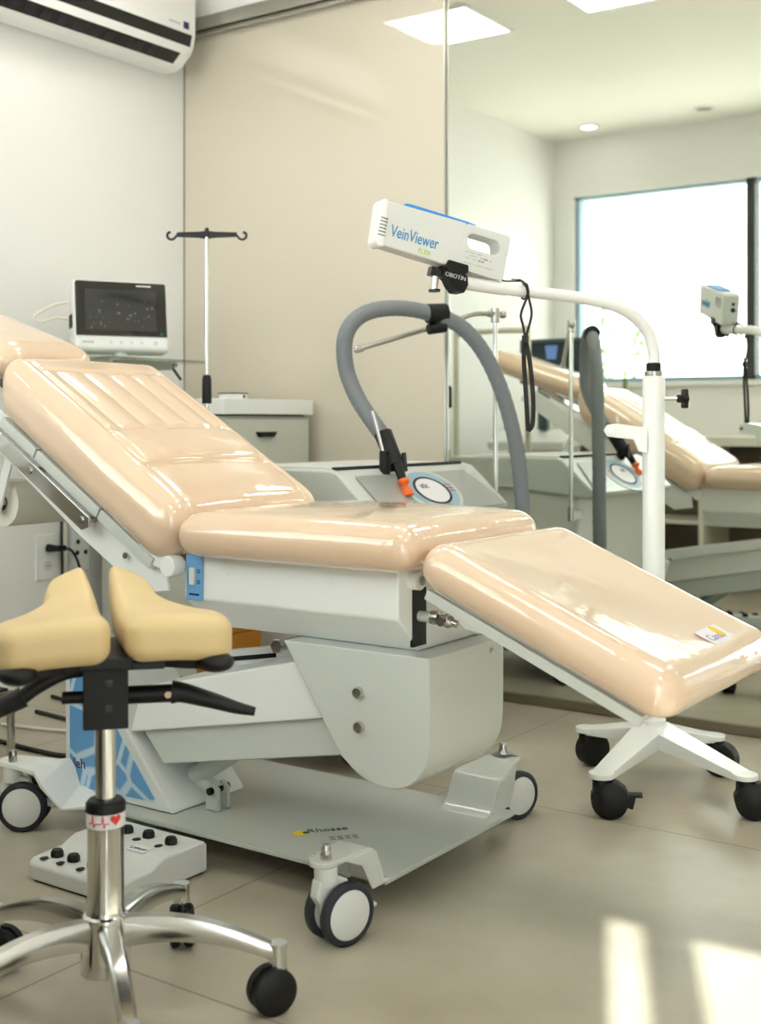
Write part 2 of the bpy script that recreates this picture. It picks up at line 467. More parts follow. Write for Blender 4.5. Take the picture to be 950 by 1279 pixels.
ceiling_panel(-2.295, 3.06, 'square white ceiling light mirrored alone at the top of the mirror', cl)
ceiling_panel(-1.42, 3.06, 'added unseen square ceiling light above the white device stand', cl)  # this and the next three are added out of view to brighten the room
ceiling_panel(-0.45, 3.06, 'added unseen square ceiling light toward the right wall beyond the device stand', cl)
ceiling_panel(-0.95, 1.35, 'added unseen square ceiling light nearest the camera, to its left', cl)
ceiling_panel(0.5, 1.35, 'added unseen square ceiling light nearest the camera, to its right', cl)
def downlight(x, y, lit, label):
    r = thing('downlight', (x, y, CE), label, 'downlight', 'round downlights near the window')
    B().lathe([(0.062, 0), (0.066, -0.004), (0.06, -0.01), (0.05, -0.01), (0.048, 0)], (x, y, CE), caps=False).done('rim', M_white, r)
    B().lathe([(0.0, 0), (0.049, 0), (0.049, -0.005), (0.0, -0.005)], (x, y, CE - 0.001), caps=False).done('lens', M_light2 if lit else M_steel, r)
downlight(-3.50, 0.74, True, 'lit round ceiling downlight above the window corner, mirrored')
downlight(-2.71, 0.77, False, 'unlit round ceiling downlight above the window, mirrored at right')
# glowing bar added to make the bright bands on the left wall (seen in the mirror)
r = thing('glow_bar', (LW, 1.30, 2.10), 'slim white glowing bar added for the bright bands on the left wall, seen in the mirror', 'added glow bar')
B().bb(LW, LW + 0.07, 0.86, 1.74, 2.10, 2.16).done('housing', M_white, r, bev=0.004)
B().bb(LW + 0.008, LW + 0.062, 0.88, 1.72, 2.096, 2.1).done('diffuser', M_glow_bar, r)
B().bb(LW + 0.008, LW + 0.062, 0.88, 1.72, 2.16, 2.164).done('diffuser', M_glow_bar, r)

# ------------------------------------------------------------------ examination chair
CY = 2.37
chair = thing('examination_chair', (-1.95, CY, 0), 'beige padded treatment chair with tilted back and drooping leg rest on grey wheeled base', 'treatment chair')

def groove(d, w, depth): return -depth * math.exp(-(d / w) ** 2)
def crown(x, y, hx, hy, c): return c * max(0, 1 - (abs(x) / hx) ** 3) * max(0, 1 - (abs(y) / hy) ** 3)

# seat
sx0, sx1, sz0, sz1 = -2.030, -1.372, 0.736, 0.836
hx, hy, hz = (sx1 - sx0) / 2, 0.298, (sz1 - sz0) / 2
def seat_disp(x, y):
    return crown(x, y, hx, hy, 0.018)
def seat_map(p):
    return (p.x + (sx0 + sx1) / 2, p.y + CY, p.z + (sz0 + sz1) / 2)
B().rbox((hx, hy, hz), (0.055, 0.05, 0.048), seat_map, 0.011, seat_disp).done('seat_cushion', M_cush2, chair, ang=80)

# back
ang = math.radians(31.5)
U = V((-math.cos(ang), 0, math.sin(ang))); N = V((math.sin(ang), 0, math.cos(ang))); BO = V((-2.085, CY, 0.703))
bl, bt = 0.70, 0.150
def back_pt(s, y, h): return BO + U * s + N * h + V((0, y, 0))
def back_disp(x, y):
    s = x + bl / 2
    d = crown(x, y, bl / 2, 0.298, 0.016)
    arc = 0.585 + 0.4 * abs(y) ** 2 * 1.0
    edge = 0.225
    inside = abs(y) < edge
    if inside or abs(abs(y) - edge) < 0.03:
        d += groove(abs(y) - edge, 0.005, 0.005)
    if inside:
        d += groove(s - arc, 0.006, 0.006)
        d += groove(s - 0.325, 0.006, 0.006)
        d += groove(s - 0.185, 0.008, 0.012)
        if 0.325 < s < arc:
            wch = 0.09
            k = (y / wch) % 1.0
            dd = min(k, 1 - k) * wch
            f = min(1, (s - 0.325) / 0.02, (arc - s) / 0.02)
            d += f * (0.005 * math.cos(2 * PI * (k - 0.5)) * 0.5 + groove(dd, 0.006, 0.004))
        elif 0.185 < s < 0.325:
            d += 0.008 * math.sin(PI * (s - 0.185) / 0.14)
    if s < 0.185: d += 0.004 * math.sin(PI * max(0, s) / 0.185)
    return d
def back_map(p):
    h = p.z + bt / 2; s = p.x + bl / 2
    f = max(0, s / bl)
    s += f * (h) * 0.55
    # slightly narrower at the top
    y = p.y * (1 - 0.05 * f)
    return back_pt(s, y, h)
B().rbox((bl / 2, 0.298, bt / 2), (0.062, 0.06, 0.060), back_map, 0.0062, back_disp).done('back_cushion', M_cush, chair, ang=80)
# headrest
a2 = math.radians(15)
HCY = 2.315
HU = V((-math.cos(a2), 0, math.sin(a2))); HN = V((math.sin(a2), 0, math.cos(a2))); HO = V((-2.725, HCY, 1.148))
hl, ht, hw = 0.62, 0.105, 0.175
def head_map(p):
    s = p.x + hl / 2; h = p.z + ht / 2
    f = s / hl
    return HO + HU * s + HN * (h + 0.035 * f * f) + V((0, p.y * (1 - 0.10 * f), 0))
B().rbox((hl / 2, hw, ht / 2), (0.07, 0.075, 0.05), head_map, 0.010, lambda x, y: crown(x, y, hl / 2, hw, 0.016)).done('headrest_cushion', M_cush, chair, ang=80)
hb = B(); hb.obox(back_pt(0.62, -0.05, -0.025), HO + HU * 0.30 + HN * -0.012, 0.10, 0.012); hb.done('headrest_bracket', M_chrome, chair, bev=0.002)

# leg rest
a3 = math.radians(23)
LU = V((math.cos(a3), 0, -math.sin(a3))); LN = V((math.sin(a3), 0, math.cos(a3))); LO = V((-1.377, CY, 0.727))
ll, lt = 0.588, 0.098
def leg_pt(s, y, h): return LO + LU * s + LN * h + V((0, y, 0))
def leg_disp(x, y):
    # dished pad: the middle sits a little lower than the piped rim
    ex = max(0.0, 1 - (abs(x) / (ll / 2 - 0.02)) ** 4); ey = max(0.0, 1 - (y / 0.285) ** 2)
    return 0.004 - 0.013 * ex * ey
def leg_map(p): return leg_pt(p.x + ll / 2, p.y, p.z + lt / 2)
leg = B().rbox((ll / 2, 0.298, lt / 2), (0.058, 0.06, 0.047), leg_map, 0.010, leg_disp).done('leg_cushion', M_cush, chair, ang=80)
st = B()
st_c = leg_pt(0.507, 0.078, lt - 0.0016)
st.box(st_c, (0.052, 0.118, 0.0012), Matrix((LU, V((0, 1, 0)), LN)).transposed())
stk = plab(st.done('sticker', M_label, leg), 'small white and yellow sticker')
e = B(); e.lathe([(0.0, 0), (0.016, 0), (0.016, 0.001), (0, 0.001)], st_c + V((0.0, 0.024, 0)) + LN * 0.0006 - LU * 0.006, LN, caps=False, scale=(0.8, 1.3)); e.done('sticker_print', M_yellow, leg)
e = B(); e.text('Cama', 0.03, st_c - V((0, 0.05, 0)) + LN * 0.001 + LU * 0.014, (0, 1, 0), -LU, 0.0003); e.done('sticker_lettering', mat('lilac_print', (150, 140, 180), 0.5), leg)

# leg frame
lf = B()
for y in (-0.255, 0.255):
    lf.obox(leg_pt(0.035, y, -0.014), leg_pt(0.535, y, -0.014), 0.02, 0.022, up=(0, 0, 1))
lf.obox(leg_pt(0.52, -0.25, -0.014), leg_pt(0.52, 0.25, -0.014), 0.02, 0.022)
lf.obox(leg_pt(0.04, 0, -0.004), leg_pt(0.53, 0, -0.004), 0.5, 0.006)
lf.done('leg_frame', M_grey, chair, bev=0.004)
for ya in (-0.19, 0.175):
    lb = B(); lb.prism([(0.02, -0.03), (0.17, -0.03), (0.15, -0.055), (0.11, -0.065), (0.06, -0.05)], lambda a, b, d: leg_pt(a, d, b), ya, ya + 0.015)
    lb.done('leg_bracket', M_white, chair, bev=0.002)

# seat frame
sf = B()
prof = [(2.155, 0.737), (2.152, 0.632), (2.232, 0.556), (2.508, 0.556), (2.588, 0.632), (2.585, 0.737)]
sf.prism(prof, lambda a, b, d: (d, a, b), -2.06, -1.448)
seatf = sf.done('seat_frame', M_white, chair, bev=0.006)
sl = B(); sl.bb(-1.453, -1.4455, 2.206, 2.258, 0.568, 0.692); sl.done('slot', M_black, seatf)
bs = B(); bs.cyl((-1.46, 2.206, 0.712), (-1.425, 2.206, 0.712), 0.021); bs.done('hinge_boss', M_white, seatf, bev=0.003)
bs = B(); bs.cyl((-1.43, 2.206, 0.712), (-1.420, 2.206, 0.712), 0.011, n=6); bs.done('bolt', M_steel, seatf, bev=0.001)
for x in (-1.93, -1.63):
    bs = B(); bs.cyl((x, 2.156, 0.70), (x, 2.1515, 0.70), 0.009); bs.done('screw_cap', M_white, seatf)
bs = B(); bs.bb(-1.46, -1.40, 2.55, 2.58, 0.69, 0.735); bs.done('hinge_plate', M_white, seatf, bev=0.003)
# loose film between seat and leg rest
fl = B(); fl.ribbon([(-1.452, 2.12, 0.742), (-1.43, 2.125, 0.765), (-1.405, 2.13, 0.772), (-1.375, 2.135, 0.762), (-1.36, 2.14, 0.75)], 0.012, 0.003, (0, 1, 0)); fl.done('film_fold', M_cush2, chair)
rod = B(); rod.cyl((-1.50, 2.232, 0.632), (-1.412, 2.232, 0.632), 0.012); rod.done('actuator_rod', M_grey, chair)
rod = B(); rod.cyl((-1.414, 2.232, 0.632), (-1.395, 2.232, 0.632), 0.015); rod.sphere((-1.375, 2.232, 0.628), 0.015); rod.cyl((-1.38, 2.21, 0.628), (-1.38, 2.25, 0.628), 0.010); rod.cyl((-1.392, 2.232, 0.632), (-1.352, 2.232, 0.622), 0.008); rod.done('rod_end', M_steel, chair)
# switch plate
sp = B(); sp.bb(-2.048, -1.998, 2.146, 2.153, 0.628, 0.735); sp = plab(sp.done('switch_panel', M_blue, chair, bev=0.002), 'small blue rocker switch plate')
e = B(); e.bb(-2.034, -2.018, 2.140, 2.147, 0.665, 0.705); e.done('rocker', M_lightgrey, sp, bev=0.0015)
for zz in (0.697, 0.672):
    e = B(); e.lathe([(0.005, 0), (0.005, 0.001), (0.003, 0.001), (0.003, 0)], (-2.008, 2.1465, zz), (0, -1, 0), n=16, caps=False); e.done('direction_ring', M_navy, sp)
e = B(); e.bb(-2.038, -2.006, 2.1452, 2.1465, 0.640, 0.6445); e.done('printed_line', M_navy, sp)

# back frame: side plates, pan and hinges
bf = B()
side = [(-0.02, -0.055), (0.05, -0.112), (0.30, -0.118), (1.02, -0.09), (1.02, -0.008), (0.02, -0.004)]
for y in (-0.235, 0.225):
    bf.prism(side, lambda a, b, d, y=y: back_pt(a, y + d, b), 0, 0.01)
bf.prism([(0.02, -0.014), (0.70, -0.014), (0.70, -0.004), (0.02, -0.004)], lambda a, b, d: back_pt(a, d, b), -0.235, 0.235)
bf.prism([(0.12, -0.10), (0.20, -0.10), (0.20, -0.01), (0.12, -0.01)], lambda a, b, d: back_pt(a, d, b), -0.225, 0.225)
backf = bf.done('back_frame', M_white, chair, bev=0.003)
tr = B()
for a, b in ((-0.01, 0.20), (0.205, 0.475), (0.48, 0.64)):
    tr.prism([(a + 0.05, -0.03), (b + 0.05, -0.03), (b + 0.05, -0.001), (a + 0.05, -0.001)], lambda p, q, d: back_pt(p, d, q), -0.262, -0.240)
tr.done('edge_trim', M_grey, backf, bev=0.003)
rl = B(); rl.prism([(0.262, -0.068), (0.90, -0.068), (0.90, -0.026), (0.255, -0.026), (0.243, -0.047)], lambda p, q, d: back_pt(p, d, q), -0.285, -0.277)
rail = rl.done('accessory_rail', M_chrome, chair, bev=0.002)
for s_ in (0.275, 0.50, 0.75):
    e = B(); e.cyl(back_pt(s_, -0.277, -0.047), back_pt(s_, -0.238, -0.047), 0.009); e.cyl(back_pt(s_, -0.289, -0.047), back_pt(s_, -0.284, -0.047), 0.0095, n=20); e.done('rail_screw', M_steel, rail, bev=0.001)
e = B(); e.cyl(back_pt(0.135, -0.24, -0.06), back_pt(0.135, -0.247, -0.06), 0.008); e.done('bolt', M_steel, backf, bev=0.002)
for y0 in (2.13, 2.585):
    hg = B(); hg.obox(back_pt(0.10, y0 - CY, -0.015), (-2.075, y0, 0.712), 0.03, 0.045); hg.cyl((-2.075, y0 - 0.022, 0.708), (-2.075, y0 + 0.02, 0.708), 0.026)
    hg.done('hinge_cover', M_white, chair, bev=0.006)
fp = B(); fp.prism([(-2.14, 0.75), (-2.06, 0.735), (-2.0, 0.74), (-2.0, 0.76), (-2.09, 0.80)], lambda a, b, d: (a, d, b), 2.15, 2.59); fp.done('fabric_gusset', M_cush, chair, bev=0.006)
rb = B(); rb.obox(back_pt(0.70, -0.18, -0.08), V((-2.80, 2.19, 0.80)), 0.03, 0.008, up=(0, 1, 0)); rb.obox(back_pt(0.70, 0.18, -0.08), V((-2.80, 2.61, 0.80)), 0.03, 0.008, up=(0, 1, 0))
rb.cyl((-2.805, 2.185, 0.825), (-2.805, 2.615, 0.825), 0.008); rb.done('roll_holder', M_white, chair, bev=0.002)
# column housing at the foot end
col = [(-1.775, 0.556), (-1.612, 0.318), (-1.56, 0.283), (-1.50, 0.268), (-1.45, 0.275), (-1.41, 0.305), (-1.388, 0.35), (-1.383, 0.42), (-1.383, 0.556)]
colp = [(p.x, p.y) for p in smooth_path([V((x, z, 0)) for x, z in col[1:-1]], 5)]; col = [col[0]] + colp + [col[-1]]
cb = B(); cb.prism(col, lambda a, b, d: (a, d, b), 2.172, 2.49); colo = cb.done('column_housing', M_grey, chair, bev=0.005)
for (x, z) in ((-1.562, 0.464), (-1.560, 0.390)):
    for yy, sg in ((2.172, -1), (2.49, 1)):
        e = B(); e.cyl((x, yy, z), (x, yy + sg * 0.012, z), 0.014, 0.012, n=24); e.done('bolt', M_steel, colo, bev=0.003)
e = B(); e.cyl((-1.383, 2.43, 0.535), (-1.379, 2.43, 0.535), 0.006); e.done('screw', M_steel, colo)
# lift arms
la = B(); la.prism([(-2.30, 0.265), (-2.26, 0.385), (-1.70, 0.520), (-1.60, 0.40)], lambda a, b, d: (a, d, b), 2.205, 2.46); la.done('lift_arm', M_white, chair, bev=0.008)
la = B(); la.prism([(-2.27, 0.272), (-2.20, 0.196), (-1.56, 0.32), (-1.60, 0.402)], lambda a, b, d: (a, d, b), 2.222, 2.44); la.done('lift_arm_cover', M_grey, chair, bev=0.008)
la = B(); la.prism([(-2.34, 0.375), (-2.33, 0.42), (-1.72, 0.525), (-1.72, 0.48)], lambda a, b, d: (a, d, b), 2.47, 2.51); lk = la.done('parallel_link', M_white, chair, bev=0.004)
la = B(); la.prism([(-2.30, 0.3965), (-2.30, 0.408), (-2.04, 0.453), (-2.04, 0.4415)], lambda a, b, d: (a, d, b), 2.467, 2.472); la.done('slot', M_black, lk)
e = B(); e.cyl((-1.81, 2.2, 0.535), (-1.81, 2.44, 0.535), 0.013); e.cyl((-1.81, 2.19, 0.535), (-1.81, 2.202, 0.535), 0.018, n=6); e.done('pivot_bolt', M_steel, chair, bev=0.002)
# tower at the head end of the base
tw = B(); tw.prism([(-2.535, 0.086), (-2.145, 0.086), (-2.155, 0.102), (-2.435, 0.42), (-2.50, 0.44), (-2.535, 0.42)], lambda a, b, d: (a, d, b), 2.20, 2.47)
tower = tw.done('lift_tower', M_lightgrey, chair, bev=0.008)
tp = B(); tp.prism([(-2.512, 0.112), (-2.487, 0.100), (-2.198, 0.108), (-2.43, 0.375), (-2.512, 0.405)], lambda a, b, d: (a, d, b), 2.1975, 2.202); tp.done('printed_panel', M_print, tower)
tp = B(); tp.text('leh', 0.038, (-2.497, 2.197, 0.148), (1, 0, 0.05), (0, 0, 1)); tp.done('lettering', M_dark, tower)
lg = B()
for yy in (2.28, 2.315): lg.prism([(-2.11, 0.086), (-2.07, 0.086), (-2.07, 0.14), (-2.09, 0.155), (-2.11, 0.14)], lambda a, b, d: (a, d, b), yy, yy + 0.012)
lg.done('pivot_lug', M_plate, chair, bev=0.002)
e = B(); e.cyl((-2.09, 2.27, 0.135), (-2.09, 2.34, 0.135), 0.009); e.done('pivot_pin', M_black, chair)
ac = B(); ac.cyl((-2.16, 2.30, 0.16), (-1.75, 2.30, 0.42), 0.028); ac.cyl((-2.16, 2.30, 0.16), (-2.09, 2.30, 0.13), 0.02); ac.done('actuator', M_plate, chair)
# base plate
bp = B(); bp.prism([(-2.47, 2.16), (-2.40, 2.150), (-1.475, 2.146), (-1.475, 2.712), (-2.40, 2.712), (-2.47, 2.70)], lambda a, b, d: (a, b, d), 0.073, 0.085)
plate = bp.done('base_plate', M_plate, chair, bev=0.003)
def on_plate(px, py): return None
lx = B(); lx.text('Rhosse', 0.034, (-1.795, 2.288, 0.0855), (0.66, 0.75, 0), (-0.75, 0.66, 0), 0.0003); lx.done('lettering', M_dark, plate)
lx = B(); lx.lathe([(0, 0), (0.018, 0), (0.018, 0.0008), (0, 0.0008)], (-1.806, 2.275, 0.085), n=20, caps=False); lx.done('logo_dot', M_yellow, plate)
lx = B(); lx.lathe([(0, 0), (0.007, 0), (0.007, 0.0014), (0, 0.0014)], (-1.798, 2.285, 0.085), n=14, caps=False); lx.done('logo_spot', M_blackg, plate)
lx = B(); pd_, pu_ = V((0.66, 0.75, 0)), V((-0.75, 0.66, 0))
for row in range(3):
    for k in range(4): lx.obox(V((-1.735, 2.292, 0.0853)) + pd_ * (0.018 * k) - pu_ * (0.009 * row), V((-1.735, 2.292, 0.0853)) + pd_ * (0.018 * k + 0.013) - pu_ * (0.009 * row), 0.003, 0.0006)
lx.done('small_print', M_ttext, plate)
# brackets that carry the casters
def bracket(path, wide, narrow, wd):
    b = B(); b.ribbon(path, lambda t: narrow + (wide - narrow) * min(1, t * 1.6), 0.012, wd, sm=0)
    return b
BR = []
b = bracket([(-1.512, 1.962, 0.166), (-1.512, 2.02, 0.166), (-1.515, 2.085, 0.165), (-1.52, 2.105, 0.155), (-1.52, 2.135, 0.088), (-1.52, 2.16, 0.082)], 0.095, 0.055, (1, 0, 0)); b.cyl((-1.512, 1.975, 0.160), (-1.512, 1.975, 0.172), 0.0275)
for xx in (-1.56, -1.480): b.prism([(2.0, 0.166), (2.10, 0.166), (2.145, 0.08), (2.10, 0.08), (2.06, 0.14)], lambda a, c, d: (d, a, c), xx, xx + 0.006)
b.done('caster_bracket', M_grey, chair, bev=0.003)
b = B()
outer = [(2.615, 0.0855), (2.640, 0.089), (2.658, 0.105), (2.672, 0.135), (2.686, 0.158), (2.703, 0.1665), (2.90, 0.1665), (2.90, 0.156), (2.708, 0.156), (2.694, 0.15), (2.682, 0.13), (2.668, 0.10), (2.648, 0.083), (2.615, 0.080)]
b.loft([[(xa if y < 2.72 else xb, y, z) for y, z in outer] for xa, xb in ((-1.64, -1.635), (-1.505, -1.56))])
b.cyl((-1.598, 2.88, 0.156), (-1.598, 2.88, 0.1665), 0.036)
b.loft([[(xx - (0.05 if y > 2.8 else 0.0), y, z) for y, z in ((2.655, 0.083), (2.672, 0.135), (2.69, 0.16), (2.87, 0.16), (2.84, 0.135), (2.76, 0.12), (2.735, 0.083))] for xx in (-1.512, -1.505)])
b.done('caster_bracket', M_grey, chair, bev=0.002)
b = bracket([(-2.64, 2.10, 0.166), (-2.58, 2.11, 0.166), (-2.51, 2.12, 0.165), (-2.49, 2.13, 0.152), (-2.46, 2.16, 0.09), (-2.40, 2.19, 0.084)], 0.13, 0.075, (0, 1, 0)); b.cyl((-2.62, 2.10, 0.160), (-2.62, 2.10, 0.172), 0.036); b.done('caster_bracket', M_white, chair, bev=0.003)
b = bracket([(-2.64, 2.67, 0.166), (-2.58, 2.665, 0.166), (-2.51, 2.66, 0.165), (-2.49, 2.65, 0.152), (-2.46, 2.64, 0.09), (-2.40, 2.64, 0.084)], 0.13, 0.075, (0, 1, 0)); b.cyl((-2.62, 2.67, 0.160), (-2.62, 2.67, 0.172), 0.036); b.done('caster_bracket', M_white, chair, bev=0.003)

def chair_caster(stem, trail, axis):
    """twin wheel hospital caster; stem top xy, unit trail dir, unit axle dir (towards the side with the visible cover)"""
    sx, sy = stem; tr = V((trail[0], trail[1], 0)).normalized(); ax = V((axis[0], axis[1], 0)).normalized()
    R = 0.063; c = V((sx, sy, R)) + tr * 0.032
    h = B()
    h.cyl((sx, sy, 0.120), (sx, sy, 0.160), 0.023, 0.024)
    # hood: a lens between the wheels
    loops = []
    pr = [(0.030, 0.075), (0.012, 0.128), (-0.02, 0.140), (-0.056, 0.135), (-0.062, 0.10), (-0.03, 0.05), (0.0, 0.03), (0.02, 0.05)]
    h.prism([(tr_, z) for tr_, z in pr], lambda a, b, d: V((c.x, c.y, 0)) + tr * (a + 0.0) + ax * d + V((0, 0, b)), -0.013, 0.013)
    root = h.done('caster', M_lightgrey, chair, bev=0.004)
    for sgn in (1, -1):
        w = B(); o = c + ax * (sgn * 0.016)
        w.lathe([(0.049, 0.0), (0.058, 0.0), (R, 0.004), (R, 0.017), (0.059, 0.021), (0.050, 0.0215), (0.049, 0.018)], o, ax * sgn, n=40, caps=False); w.done('tyre', M_tyre, root, ang=50)
        w = B(); w.lathe([(0.0, 0.0), (0.050, 0.0), (0.050, 0.0195), (0.044, 0.0225), (0.0, 0.0235)], o, ax * sgn, n=40, caps=False); w.done('wheel_cover', M_lightgrey, root, ang=30)
    e = B(); e.obox(c + tr * 0.03 + V((0, 0, 0.012)), c + tr * 0.082 + V((0, 0, -0.002)), 0.035, 0.010); e.done('brake_pedal', M_lightgrey, root, bev=0.004)
    e = B(); e.cyl((sx, sy, 0.172), (sx, sy, 0.182), 0.012, n=6); e.lathe([(0.0105, 0), (0.0105, 0.012), (0.008, 0.019), (0.0, 0.021)], (sx, sy, 0.182), n=18); e.done('cap_nut', M_steel, root)
chair_caster((-1.505, 1.978), (0.35, 0.94), (0.96, -0.28))
chair_caster((-1.598, 2.872), (0.3, 0.95), (0.95, -0.31))
chair_caster((-2.60, 2.085), (0.82, 0.57), (0.57, -0.82))
chair_caster((-2.62, 2.67), (-1.0, -0.15), (0.15, -1.0))

# ------------------------------------------------------------------ paper roll under the back
pr = thing('paper_roll', (-2.805, 2.40, 0.76), 'white roll of examination paper hanging below the tilted backrest', 'paper roll')
b = B(); b.lathe([(0.021, 0.0), (0.066, 0.0), (0.066, 0.36), (0.021, 0.36), (0.021, 0.0)], (-2.805, 2.215, 0.825), (0, 1, 0), n=40, caps=False); b.done('paper', M_paper, pr, ang=40)
b = B(); b.lathe([(0.0205, -0.002), (0.0205, 0.362), (0.018, 0.362), (0.018, -0.002), (0.0205, -0.002)], (-2.805, 2.215, 0.825), (0, 1, 0), n=30, caps=False); b.done('core', mat('kraft_core', (120, 110, 98), 0.8), pr)

# ------------------------------------------------------------------ foot pedal box
pd = thing('foot_control', (-2.12, 1.98, 0), 'light grey foot control box with black push buttons, beneath the stool', 'foot control')
prof = [(1.868, 0.0), (1.862, 0.038), (1.872, 0.050), (1.96, 0.054), (1.985, 0.066), (2.0, 0.071), (2.128, 0.072), (2.138, 0.062), (2.138, 0.0)]
b = B(); b.prism(prof, lambda a, z, d: (d, a, z + 0.004), -2.27, -1.972); b.done('casing', M_lightgrey, pd, bev=0.006, seg=3)
b = B(); b.bb(-2.262, -1.98, 1.875, 2.13, 0.0, 0.006); b.done('rubber_sole', M_black, pd)
bt_xy = [(-2.22, 1.905, 0.057), (-2.165, 1.905, 0.057), (-2.10, 1.905, 0.057), (-2.03, 1.905, 0.057), (-2.165, 2.07, 0.076), (-2.10, 2.075, 0.076), (-2.025, 2.072, 0.076)]
for (x, y, z) in bt_xy:
    e = B(); e.lathe([(0.0, 0), (0.0145, 0.0), (0.0145, 0.009), (0.011, 0.015), (0, 0.016)], (x, y, z), n=20, caps=False); e.done('push_button', M_black, pd, ang=50)
    e = B(); e.lathe([(0.0, 0), (0.011, 0.0), (0.011, 0.0008), (0, 0.0008)], (x - 0.012, y - 0.028, z), n=18, caps=False, scale=(1, 0.8)); e.done('button_icon', M_rubber, pd)
e = B(); e.bb(-2.085, -2.03, 1.990, 2.022, 0.0735, 0.077); lb_ = e.done('name_label', M_label, pd)
e = B(); e.text('Lithaer', 0.017, (-2.082, 1.996, 0.0773), (1, 0.1, 0), (0, 1, 0), 0.0003); e.done('label_lettering', M_navy, lb_)

# ------------------------------------------------------------------ saddle stool
C = V((-1.654, 1.529, 0))
camd = V((0.569, -0.822, 0)); camr = V((0.822, 0.569, 0))     # toward the camera, to its right
vd = V((C.x, C.y, 0)).normalized(); vr = V((-vd.y, vd.x, 0)) * -1
stool = thing('saddle_stool', C, 'chrome five-star saddle stool with split cream seat, in front of the treatment chair', 'stool')
b = B(); b.lathe([(0.044, 0.075), (0.044, 0.10), (0.040, 0.175), (0.034, 0.178), (0.032, 0.185), (0.032, 0.352), (0.033, 0.354)], C, n=36); b.done('gas_column', M_chrome, stool, ang=30)
b = B(); b.lathe([(0.0335, 0.334), (0.0345, 0.335), (0.0345, 0.364), (0.0335, 0.365)], C, n=36, caps=False); tape = plab(b.done('tape_band', M_label, stool), 'white band printed with a red heart trace')
e = B()
def tape_pt(a, z): return C + camd * 0 + V((0.0349 * math.cos(a), 0.0349 * math.sin(a), z))
fa = math.atan2(-vd.y, -vd.x)
trace = [(-0.95, 0.345), (-0.75, 0.345), (-0.70, 0.360), (-0.62, 0.338), (-0.55, 0.345), (-0.2, 0.345), (-0.15, 0.360), (-0.07, 0.338), (0.0, 0.345), (0.25, 0.345)]
pts = []
for (a0, z0), (a1, z1) in zip(trace[:-1], trace[1:]):
    for k in range(4): pts.append(tape_pt(fa + a0 + (a1 - a0) * k / 4, z0 + (z1 - z0) * k / 4))
e.tube(pts, 0.0009, 6, 0)
hp = []
for k in range(24):
    t_ = 2 * PI * k / 24; hx_ = 16 * math.sin(t_) ** 3; hz_ = 13 * math.cos(t_) - 5 * math.cos(2 * t_) - 2 * math.cos(3 * t_) - math.cos(4 * t_)
    hp.append((hx_ * 0.00065, hz_ * 0.00065))
e.loft([[C + V(((0.0346 + k_) * math.cos(fa + 0.52 + x / 0.0346), (0.0346 + k_) * math.sin(fa + 0.52 + x / 0.0346), 0.351 + z)) for x, z in hp] for k_ in (0, 0.0009)])
e.done('heart_print', M_red, tape)
b = B(); b.lathe([(0.0, 0.36), (0.035, 0.36), (0.035, 0.374), (0.030, 0.380), (0.0, 0.381)], C, n=32, caps=False); b.done('collar', M_black, stool, ang=40)
b = B(); b.lathe([(0.018, 0.37), (0.018, 0.53)], C, n=28); b.done('piston', M_chromer, stool)
def stool_leg(a):
    d = V((math.cos(a), math.sin(a), 0)); sd = V((-d.y, d.x, 0))
    L = B(); loops = []
    for t_ in [i / 10 for i in range(11)]:
        r_ = 0.030 + 0.275 * t_
        zt = 0.172 - 0.055 * t_ ** 1.6 + 0.012 * math.sin(PI * t_)
        th_ = 0.052 - 0.026 * t_
        wt = 0.019 - 0.004 * t_; wb = wt * 0.75
        p = C + d * r_
        loops.append([p + sd * -wb + V((0, 0, zt - th_)), p + sd * wb + V((0, 0, zt - th_)), p + sd * wt + V((0, 0, zt - 0.010)), p + sd * (wt * 0.6) + V((0, 0, zt)), p - sd * (wt * 0.6) + V((0, 0, zt)), p - sd * wt + V((0, 0, zt - 0.010))])
    L.loft(loops)
    tip = C + d * 0.305
    L.cyl(tip + V((0, 0, 0.078)), tip + V((0, 0, 0.122)), 0.0165)
    lg_ = L.done('leg', M_chromer, stool, ang=50)
    # twin wheel caster, trailing sideways
    a4 = a + 0.5; td = V((math.cos(a4), math.sin(a4), 0)); ax = V((-td.y, td.x, 0)); R = 0.041
    c = tip - td * 0.012 + V((0, 0, R))
    K = B()
    for sg in (1, -1):
        K.lathe([(0.0, 0.003), (0.034, 0.003), (R, 0.007), (R, 0.019), (0.036, 0.0235), (0.0, 0.0255)], c + ax * 0, ax * sg, n=32, caps=False)
    K.done('caster_wheel', M_black, lg_, ang=40)
    K = B(); K.prism([(0.034, 0.045), (0.028, 0.075), (0.0, 0.085), (-0.02, 0.083), (-0.038, 0.066), (-0.044, 0.045), (0.0, 0.035)], lambda u_, z_, w_: V((c.x, c.y, 0)) + td * u_ + ax * w_ + V((0, 0, z_)), -0.004, 0.004); K.cyl(tip + V((0, 0, 0.07)), tip + V((0, 0, 0.08)), 0.012)
    K.done('caster_fork', M_black, lg_, bev=0.001)
for k in range(5): stool_leg(math.radians(36 + 72 * k))
